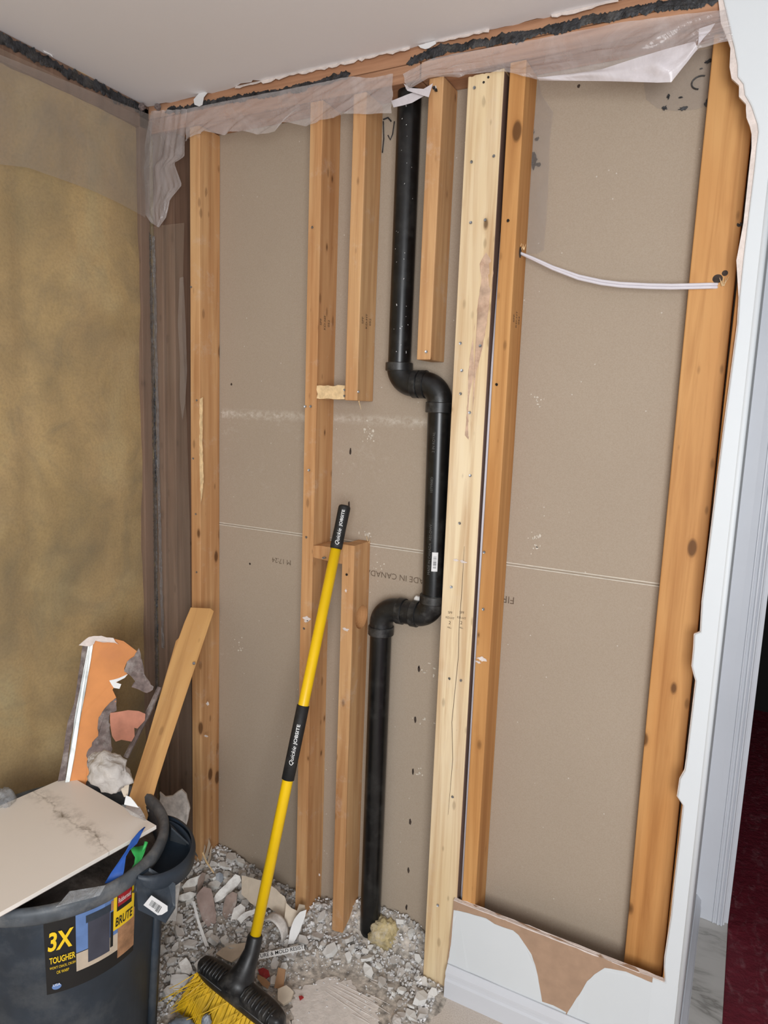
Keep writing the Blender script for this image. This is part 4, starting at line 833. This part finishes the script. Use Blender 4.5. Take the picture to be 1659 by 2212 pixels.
# lengths along the handle of the photographed transitions
def s_at(y):
    lo, hi = 0, Ln
    for _ in range(40):
        m = (lo+hi)/2; q = hp(m)-CP; py = 1106-FPX*q.dot(uu)/q.dot(fw)
        if py < y: lo = m
        else: hi = m
    return lo
s1, s2, s3 = s_at(1185), s_at(1523), s_at(1684)
b = BM(); tube(b, [hp(s1-.02), hp(Ln-.002)], .0142, 28); hd = obj('handle', b, M_yellow, parent=t, smooth=True)
b = BM(); tube(b, [hp(-.001), hp(.001), hp(.006), hp(.02), hp(s1*.5), hp(s1-.01), hp(s1)], [.010, .0145, .0165, .0165, .0160, .0168, .0160], 28); g1 = obj('end_grip', b, M_grip, parent=t, smooth=True)
b = BM(); tube(b, [hp(s2), hp(s2+.001), hp(s3-.001), hp(s3)], [.0150, .0166, .0166, .0150], 28); g2_ = obj('middle_grip', b, M_grip, parent=t, smooth=True)
vv_ = (CP-hp(.5)); vv_ = (vv_-d*vv_.dot(d)).normalized(); ww = d.cross(vv_)
def grip_text(s, sc, size, off, par, shear=0):
    def fn(a, c): 
        R = .0174; th = c/R+off; return hp(sc-a)+(vv_*math.cos(th)+ww*math.sin(th)*1)*R
    b_ = text_fit(s, size[0], size[1], fn, .012 if not shear else 0, shear)
    obj('grip_lettering', b_, M_print, parent=par)
m_ = s3-s2
grip_text('Quickie', s1*.725, (s1*.37, .0125), .0, g1, .35); grip_text('JOBSITE', s1*.30, (s1*.38, .0105), .0, g1)
grip_text('Quickie', s2+m_*.66, (m_*.25, .0125), .0, g2_, .35); grip_text('JOBSITE', s2+m_*.38, (m_*.27, .0115), .0, g2_)
# head: long bar with raised ribbed shoulders and a tapering socket
HA, HB = Vector((.532, -.372, .118)), Vector((.832, -.420, .118)); hu = (HB-HA).normalized(); hL = (HB-HA).length; hz = Vector((0, 0, 1)); hn = hu.cross(hz)
if hn.y > 0: hn = -hn
def headfn(u, v):
    prof_w = .030*(1-abs(2*u-1)**6*.55); 
    tp = .030-.014*abs(2*u-1)**2.2; a = v*2*math.pi
    ca, sa = math.cos(a), math.sin(a)
    x = prof_w*(1 if ca > 0 else -1)*abs(ca)**.6; z = (tp if sa > 0 else .026)*(1 if sa > 0 else -1)*abs(sa)**.6
    if u <= 0 or u >= 1: x *= .25; z *= .4
    return HA+hu*(hL*u)+hn*x+hz*z
b = BM(); rings = []
for i in range(49):
    rings.append([b.verts.new(headfn(i/48, k/28)) for k in range(28)])
for a, c in zip(rings, rings[1:]):
    for k in range(28): b.faces.new((a[k], a[(k+1)%28], c[(k+1)%28], c[k]))
b.faces.new(rings[0]); b.faces.new(rings[-1]); hd_ = obj('broom_head', b, M_broomhead, parent=t, smooth=True)
mid = HA.lerp(HB, .47)+hz*.012
b = BM(); tube(b, [mid+hz*-.004, mid.lerp(hp(Ln), .25), mid.lerp(hp(Ln), .6), hp(Ln-.01), hp(Ln-.045), hp(Ln-.05)], [.052, .036, .026, .0205, .0195, .017], 28); obj('socket', b, M_broomhead, parent=t, smooth=True)
for (ua, ub) in ((.10, .36), (.60, .90)):
    for i in range(8):
        u = ua+(ub-ua)*i/7; c = HA+hu*(hL*u); b = BM(); tp = .030-.014*abs(2*u-1)**2.2
        tube(b, [c+hn*.028+hz*(tp*.1), c+hn*.024+hz*(tp*.80), c+hn*.010+hz*(tp*1.04), c-hn*.006+hz*(tp*1.03)], [.002, .0032, .0034, .002], 8); obj('grip_rib', b, M_broomhead, parent=hd_, smooth=True)
    b = BM(); fr = [(ua-.02, .1), (ua-.02, .95), (ub+.02, .95), (ub+.02, .1)]
    tube(b, [HA+hu*(hL*u)+hn*(.031-.02*k)+hz*((.030-.014*abs(2*u-1)**2.2)*(k*.95+.05)) for u, k in fr]+[HA+hu*(hL*(ua-.02))+hn*.029+hz*.004], .0016, 6); obj('grip_frame', b, simple('worn_plastic_edge', (90, 90, 90), .5, .1, 30), parent=hd_, smooth=True)
# bristles: many fine filaments, flaring to the left and front
b = BM(); rnd = random.Random(12)
def filament(b, p, q, bend, r=.0009):
    m = p.lerp(q, .55)+bend; pts = [p, m, q]; u = (q-p).normalized().orthogonal().normalized(); w = (q-p).normalized().cross(u); rg = []
    for x in pts: rg.append([b.verts.new(x+(u*math.cos(k*2.094)+w*math.sin(k*2.094))*r) for k in range(3)])
    for a, c in zip(rg, rg[1:]):
        for k in range(3): b.faces.new((a[k], a[(k+1)%3], c[(k+1)%3], c[k]))
for tu in range(24):
    for row in range(4):
        u = .02+.95*tu/23; base = HA+hu*(hL*u)+hn*(-.012+.010*row)-hz*.018
        for k in range(30):
            p = base+hu*rnd.uniform(-.0035, .0035)+hn*rnd.uniform(-.003, .003)
            fl_ = (.5-u)*-.01; e = Vector((p.x, p.y, .004))+hu*(rnd.gauss(0, .0035)-.024*(1-u)**1.5)+hn*(.010+.010*row+abs(rnd.gauss(0, .004)))
            e.z = .003+abs(rnd.gauss(0, .004)); filament(b, p, e, hn*rnd.uniform(0, .004), .0007)
for k in range(22):
    u = rnd.uniform(.0, .8); p = HA+hu*(hL*u)+hn*.02-hz*.02; e = p+hn*rnd.uniform(.03, .07)-hu*rnd.uniform(.02, .11)-hz*rnd.uniform(.04, .095); filament(b, p, e, hn*.01)
bo = obj('bristles', b, M_bristle, parent=t); bo['kind'] = 'stuff'

# ------------------------------------------------------------ rubble
def hgt(x, y):                               # surface of the swept-up heap
    h = .006
    h += .060*math.exp(-(((x-.22)/.16)**2+((y-.06)/.13)**2)); h += .030*math.exp(-(((x-.42)/.20)**2+((y+.08)/.14)**2))
    h += .035*math.exp(-(((x-.66)/.12)**2+((y-.06)/.06)**2)); h += .085*math.exp(-(((x-.90)/.13)**2+((y-.085)/.05)**2)); h += .045*math.exp(-(((x-.77)/.06)**2+((y-.08)/.05)**2))
    h += .012*noise.noise(Vector((x*12, y*12, 0)))
    d = math.hypot((x-.86)/.17, (y+.235)/.14); 
    if d < 1.3: h *= max(0, min(1, (d-.8)/.5))
    h *= max(.05, min(1, (1.14-x)/.1)) if x > 1.0 else 1
    return max(.0015, h)
b = BM()
def gf(u, v):
    x = .0+u*1.12; y = -.75+v*.835; return Vector((x, y, hgt(x, y)*min(1, v*5)*min(1, (1-u)*12)-.0005))
grid(b, gf, 90, 70); tag(obj('rubble_heap', b, M_fines, smooth=True), 'grey bed of plaster dust and crumbs under the rubble', 'rubble', kind='stuff')
b = BM(); pts = [Vector((.862+math.cos(a)*.128*(1+.35*noise.noise(Vector((math.cos(a)*2, math.sin(a)*2, 4)))+.15*noise.noise(Vector((math.cos(a)*9, math.sin(a)*9, 4)))), -.235+math.sin(a)*.11*(1+.35*noise.noise(Vector((math.cos(a)*2, math.sin(a)*2, 8)))+.15*noise.noise(Vector((math.cos(a)*9, math.sin(a)*9, 8)))), .0034)) for a in [k*math.pi/60 for k in range(120)]]
slab(b, pts, (0, 0, 1), .003); dm = simple('fine_plaster_dust', (222, 215, 208), .95, .05, 50, bmp=.4)
dp = tag(obj('dust_patch', b, dm), 'flat pale patch of mortar with trowel ridges in front of the pipe', 'mortar')
b = BM()
for i, (x0, y0, x1, y1) in enumerate([(700,2140,800,2208),(706,2134,815,2200),(716,2130,806,2178),(722,2127,812,2172),(730,2122,815,2164),(745,2165,820,2205),(780,2150,842,2190),(790,2145,838,2168),(795,2110,845,2135),(800,2118,850,2144),(760,2190,800,2212)]):
    a = at(x0, y0, 2, .0038); c = at(x1, y1, 2, .0038); tube(b, [a, a.lerp(c, .5)+Vector((0, 0, .0006)), c], [.0005, .0011, .0005], 6)
obj('trowel_ridge', b, dm, parent=dp)
# chip meshes: irregular broken plates, several shapes shared by the copies
chips = []
for k in range(14):
    rnd = random.Random(50+k); b = BM(); n = rnd.randint(5, 8); a0 = rnd.random()*6; el = rnd.uniform(.5, 1.0); th = rnd.uniform(.22, .7)
    A = []; B = []
    for i in range(n):
        a = a0+i*2*math.pi/n+rnd.uniform(-.3, .3); r = rnd.uniform(.6, 1.05)
        A.append(b.verts.new((math.cos(a)*r, math.sin(a)*r*el, th*rnd.uniform(.6, 1.1)))); r *= rnd.uniform(.8, 1.05); B.append(b.verts.new((math.cos(a)*r, math.sin(a)*r*el, -th*rnd.uniform(.3, .6))))
    b.faces.new(A); b.faces.new(B[::-1])
    for i in range(n): b.faces.new((A[i], B[i], B[(i+1)%n], A[(i+1)%n]))
    bmesh.ops.triangulate(b, faces=b.faces); bmesh.ops.recalc_face_normals(b, faces=b.faces); me = bpy.data.meshes.new('chip'); b.to_mesh(me); b.free(); chips.append(me)
def occupied(x, y, m=.0):
    if math.hypot(x-BX, y-BY) < .215+m: return True
    if math.hypot(x-.811, y-PY) < .034+m: return True
    for (xa, ya, xb, yb) in ((XA, -.002, XA+SW, .09), (XB, -.002, XB+SW, .09), (XC+.006, -.002, XC+SW+.006, .09), (XG-.002, -.004, XG+.092, .09), (1.085, -.04, 2, .1), (-.1, .0, .09, .1), (.49, -.47, .86, -.345)):
        if xa-m < x < xb+m and ya-m < y < yb+m: return True
    return False
def region(x, y):
    if x > .86: return ('white plaster chunk beside the foot of the pale board', 'plaster chunks by the pale board')
    if x > .63 and y > -.12: return ('white plaster chunk around the pipe and cut stud feet', 'plaster chunks by the pipe foot')
    if x > .50: return ('white plaster chunk just behind and right of the broom head', 'plaster chunks around the broom head')
    if y > -.12: return ('white plaster chunk heaped between the first two studs', 'plaster chunks between the first studs')
    return ('white plaster chunk on the floor between the bin and the broom', 'plaster chunks beside the bin')
rnd = random.Random(99); placed = []; cnt = 0; tries = 0
for me in chips[:10]: me.materials.append(M_chip)
for me in chips[10:]: me.materials.append(M_chip2)
while cnt < 292 and tries < 20000:
    tries += 1; x = rnd.uniform(.13, 1.07); y = rnd.uniform(-.52, .082); s = rnd.uniform(.011, .027)*(1 if cnt < 190 else .62)
    if math.hypot((x-.86)/.17, (y+.235)/.15) < 1.05: continue
    if occupied(x, y, s*1.02): continue
    if y > .082-s: continue
    dd = math.hypot(x-BX, y-BY)
    if y < -.3 and x > .86: continue
    if any(math.hypot(x-q[0], y-q[1]) < (s+q[2])*.62 for q in placed): continue
    o = bpy.data.objects.new('plaster_chunk', rnd.choice(chips)); COL.objects.link(o); o.location = (x, y, hgt(x, y)+s*.3); o.scale = (s, s, s*.8)
    o.rotation_euler = (rnd.uniform(-.5, .5), rnd.uniform(-.5, .5), rnd.uniform(0, 6.28)); l, g = region(x, y); tag(o, l, 'rubble', g); placed.append((x, y, s)); cnt += 1
# thousands of smaller crumbs as one thing
b = BM(); rnd = random.Random(5)
for k in range(9000):
    x = rnd.uniform(.10, 1.08); y = rnd.uniform(-.60, .086); s = rnd.uniform(.0018, .0075)*(1 if rnd.random() < .6 else .6)
    dd = math.hypot((x-.86)/.17, (y+.235)/.15)
    if dd < 1.0 and rnd.random() < .80: continue
    if dd < 1.3: s *= .6
    if occupied(x, y, s*.5) or y > .088-s: continue
    h = hgt(x, y)+s*.35+(rnd.uniform(0, .008) if dd > 1.3 else 0); q = Matrix.Rotation(rnd.uniform(0, 6.28), 3, Vector((rnd.uniform(-1, 1), rnd.uniform(-1, 1), rnd.uniform(-1, 1)+.01)).normalized()); n = 4
    A = [b.verts.new(Vector((x, y, h))+q @ Vector((math.cos(i*1.57+rnd.uniform(-.4, .4))*s, math.sin(i*1.57)*s*.7, s*.4))) for i in range(n)]; B = [b.verts.new(Vector((x, y, h))+q @ Vector((math.cos(i*1.57)*s*.9, math.sin(i*1.57)*s*.7, -s*.35))) for i in range(n)]
    b.faces.new(A); b.faces.new(B[::-1])
    for i in range(n): b.faces.new((A[i], B[i], B[(i+1)%n], A[(i+1)%n]))
tag(obj('plaster_crumbs', b, simple('mixed_plaster_crumbs', (226, 221, 215), .95, .3, 40, bmp=.3)), 'countless small plaster crumbs strewn over the floor', 'rubble', kind='stuff')

# named larger scraps in the heap
def fs(name, label, cat, px, z, n, th, mat, **k):
    c = sum((Vector((x, y)) for x, y in px), Vector((0, 0)))/len(px); p0 = at(c.x, c.y, 2, z); return scrap(name, label, cat, px, p0, n, th, mat, **k)
fs('plaster_slab', 'long white plaster slab tilted up left of the broom handle', 'rubble', [(462,1940),(466,1932),(508,1888),(518,1892),(521,1902),(514,1912),(478,1944),(464,1950)], .075, (.3, -.6, .7), .009, M_chip)
fs('drywall_sheet', 'broad cream sheet of torn wall paper crossing behind the broom handle', 'paper scrap', [(520,1890),(545,1896),(570,1904),(596,1920),(614,1936),(620,1955),(610,1990),(598,1985),(600,1972),(580,1960),(556,1962),(540,1950),(520,1930)], .080, (.35, -.65, .65), .002, M_cream, curl=2.2)
fs('drywall_sheet', 'curled cream paper sheet left of the second stud foot', 'paper scrap', [(618,1950),(630,1962),(648,1972),(652,1985),(628,2002),(612,2005)], .060, (.5, -.6, .5), .002, M_cream, curl=3)
fs('plaster_shard', 'white pointed shard leaning on the second stud foot', 'rubble', [(626,2012),(636,1985),(648,1970),(662,1965),(656,1990),(648,2012),(634,2038),(622,2040)], .065, (.3, -.8, .5), .003, M_print)
fs('paper_scrap', 'tan torn paper sticking up at the second stud foot', 'paper scrap', [(640,1975),(646,1953),(658,1955),(660,1968),(650,1982)], .085, (.2, -.9, .3), .0015, M_beige)
fs('drywall_scrap', 'mauve-brown drywall piece between bin handle and long slab', 'drywall', [(424,1934),(440,1915),(456,1920),(462,1944),(467,1975),(466,1994),(448,2002),(436,1985),(428,1960)], .060, (.3, -.5, .8), .008, simple('mauve_paper', (158, 138, 130), .9, .08, 30, dirt=(200, 190, 184), dirtamt=.6))
fs('corner_bead_strip', 'long thin white strip lying beside the mauve piece', 'strip', [(414,1946),(421,1947),(430,1985),(448,2036),(452,2044),(443,2044),(426,1992)], .055, (.2, -.4, .9), .004, M_print, amp=.0008)
fs('drywall_scrap', 'grey papery chunk below the long white slab', 'drywall', [(488,1936),(502,1926),(512,1930),(511,1950),(505,1970),(488,1986),(480,1975),(484,1950)], .065, (.3, -.7, .6), .006, M_chip3)
fs('plaster_slab', 'pale slab right of the grey papery chunk', 'rubble', [(505,1962),(520,1952),(530,1960),(528,1975),(512,1990),(498,1990)], .055, (.3, -.5, .8), .008, M_chip)
fs('drywall_scrap', 'beige plaster flake lying just behind the broom head', 'drywall', [(466,2060),(480,2048),(505,2040),(530,2036),(540,2040),(528,2050),(515,2068),(500,2078),(485,2072)], .035, (.1, -.3, .95), .005, M_cream)
fs('drywall_scrap', 'square white flake on the floor left of the bristles', 'drywall', [(370,2106),(402,2104),(410,2110),(398,2130),(390,2142),(366,2142)], .020, (.1, -.2, 1), .004, M_print)
fs('plaster_slab', 'pointed white flake above the square one', 'rubble', [(386,2080),(402,2068),(410,2078),(416,2095),(408,2104),(392,2100)], .028, (.1, -.3, 1), .006, M_chip)
fs('card_piece', 'tan rectangular card piece standing right of the broom socket', 'card', [(601,2090),(616,2094),(611,2138),(592,2134)], .035, (.2, -.7, .6), .006, M_tan, amp=.0003)
fs('plaster_slab', 'cream chunk below the tan card piece', 'rubble', [(600,2136),(618,2128),(634,2142),(628,2160),(612,2170),(600,2160)], .025, (.2, -.4, .9), .012, M_cream)
fs('red_scrap', 'dull red painted scrap beside the broom socket', 'scrap', [(557,2094),(568,2090),(580,2096),(583,2108),(574,2114),(560,2104)], .035, (.1, -.4, .9), .003, M_red)
fs('red_scrap', 'tiny red scrap on the dust right of the broom head', 'scrap', [(645,2152),(652,2150),(656,2154),(648,2160)], .010, (0, -.2, 1), .003, M_red)
fs('paper_scrap', 'brown scrap curling under the red one beside the socket', 'paper scrap', [(556,2104),(572,2112),(584,2124),(578,2136),(566,2128),(556,2114)], .028, (.2, -.5, .8), .002, M_tan, curl=3)
fs('wood_strip', 'brown wood strip lying left of the pale board foot', 'strip', [(853,2078),(880,2070),(924,2055),(924,2072),(900,2078),(864,2082)], .010, (0, -.2, 1), .006, M_kraft, amp=.0004)
fs('plaster_shard', 'white angular shard at the pale board foot', 'rubble', [(903,2120),(916,2108),(922,2112),(924,2132),(918,2130),(908,2126)], .012, (0, -.3, 1), .004, M_print)
fs('plaster_slab', 'long pale flake right of the mineral wool', 'rubble', [(862,2088),(876,2084),(902,2094),(908,2104),(896,2108),(872,2098)], .008, (0, -.2, 1), .005, M_cream)
# printed paper strip
a0, a1 = at(560, 2066, 2, .045), at(657, 2046, 2, .045); ax_ = (a1-a0).normalized(); up2 = Vector((0, 0, 1)).cross(ax_); 
if up2.y < 0: up2 = -up2
up2 = (up2+Vector((0, 0, .5))).normalized(); nn = ax_.cross(up2).normalized(); nn = nn if nn.z > 0 else -nn
a00 = a0-ax_*.03; b = BM(); slab(b, [a00-up2*.008, a1-up2*.008, a1+up2*.007, a00+up2*.008], nn, .0006)
ps = tag(obj('printed_strip', b, M_print), 'white paper strip printed with moisture and mold resistant lettering', 'paper strip')
ctr = a00.lerp(a1, .5)+nn*.0006; obj('strip_lettering', text_bm('MOISTURE & MOLD RESISTA', .0138, plane_map(ctr, ax_, up2), 0, .0001), M_black, parent=ps)
# curved paper arch and rings
b = BM(); cc = at(592, 2012, 1, -.10)
def archf(u, v):
    a = math.radians(150-u*170); return cc+Vector((math.cos(a)*.040, -.018+.036*v, math.sin(a)*.048))+Vector((0, 0, .0))
grid(b, archf, 28, 4); tag(obj('paper_arch', b, M_chip2, solid=.0022, smooth=True), 'curved paper-backed plaster arch standing right of the broom handle', 'paper scrap')
b = BM()
for (x0, y0, x1, y1, x2, y2) in ((430,1870,428,1830,438,1812),(436,1876,446,1840,452,1812),(432,1874,420,1850,424,1824)):
    pass
for lab_, pxl in (('tan torn paper blade at the first stud foot', [(424,1868),(428,1840),(438,1812),(444,1830),(438,1862)]), ('pale torn paper blade leaning at the first stud foot', [(436,1866),(446,1836),(451,1812),(455,1824),(448,1852),(440,1872)]), ('grey torn blade right of the tan ones', [(446,1870),(454,1836),(458,1826),(456,1850),(450,1872)])):
    fs('paper_scrap', lab_, 'paper scrap', pxl, .085, (.2, -.9, .3), .0015, M_beige, amp=.0008)
b = BM(); tube(b, [at(438, 1842, 1, -.04), at(446, 1862, 1, -.05), at(462, 1886, 1, -.06)], [.003, .003, .002], 6); tag(obj('wood_splinter', b, M_endgrain), 'curved wood splinter in front of the first stud foot', 'splinter')
for i, (lab_, pxl, zz) in enumerate([('thin curled flake in front of the bin handle', [(392,1916),(404,1902),(428,1892),(438,1884),(436,1900),(424,1912),(410,1924),(398,1926)], .06), ('upright grey flake left of the long white slab', [(428,1900),(436,1885),(444,1886),(440,1905),(432,1925),(424,1930)], .07), ('blue-grey flake standing left of the long white slab', [(466,1888),(474,1884),(482,1888),(482,1902),(472,1914),(466,1904)], .075), ('narrow pale flake before the mauve piece', [(384,1936),(410,1926),(424,1930),(418,1938),(400,1946),(386,1944)], .05), ('arched pale flake behind the broom handle', [(512,1985),(530,1970),(550,1964),(556,1970),(536,1980),(520,1996)], .07)]):
    fs('plaster_flake', lab_, 'rubble', pxl, zz, (.4, -.7, .6), .003, (M_chip, M_chip3, M_blueplastic, M_chip, M_chip)[i], curl=4)
# mineral wool lump and odd pieces at the frame bottom
wl = at(828, 2014, 2, .045); lump('mineral_wool_lump', 'yellowish round mineral wool lump at the pipe foot', 'insulation', wl+Vector((0, 0, -.006)), (.050, .036, .050), M_wool, 2, .25, fine=.22)
lump('plastic_part', 'blue-grey dusty plastic part at the bottom edge before the bristles', 'scrap', at(392, 2216, 2, .022), (.036, .022, .014), M_blueplastic, 6)
lump('plastic_part', 'small dark blue-grey knob at the bottom edge by the bristles', 'scrap', at(446, 2206, 2, .05), (.012, .012, .018), M_blueplastic, 7, amp=.2)
lump('wool_tuft', 'pale wool tuft on the floor right of the dust patch bottom edge', 'insulation', at(856, 2204, 2, .01), (.014, .012, .010), M_plaster, 9)
b = BM(); sd_ = [at(x, y, 1, SD-.001) for x, y in ((900,1292),(920,1292),(915,1300),(896,1302))]; 
lump('caulk_blob', 'white foam blob above the lower pipe bend', 'foam', at(905, 1294, 1, .070), (.014, .010, .008), M_print, 4)
for o in bpy.data.objects:
    if 'org' in o: del o['org']
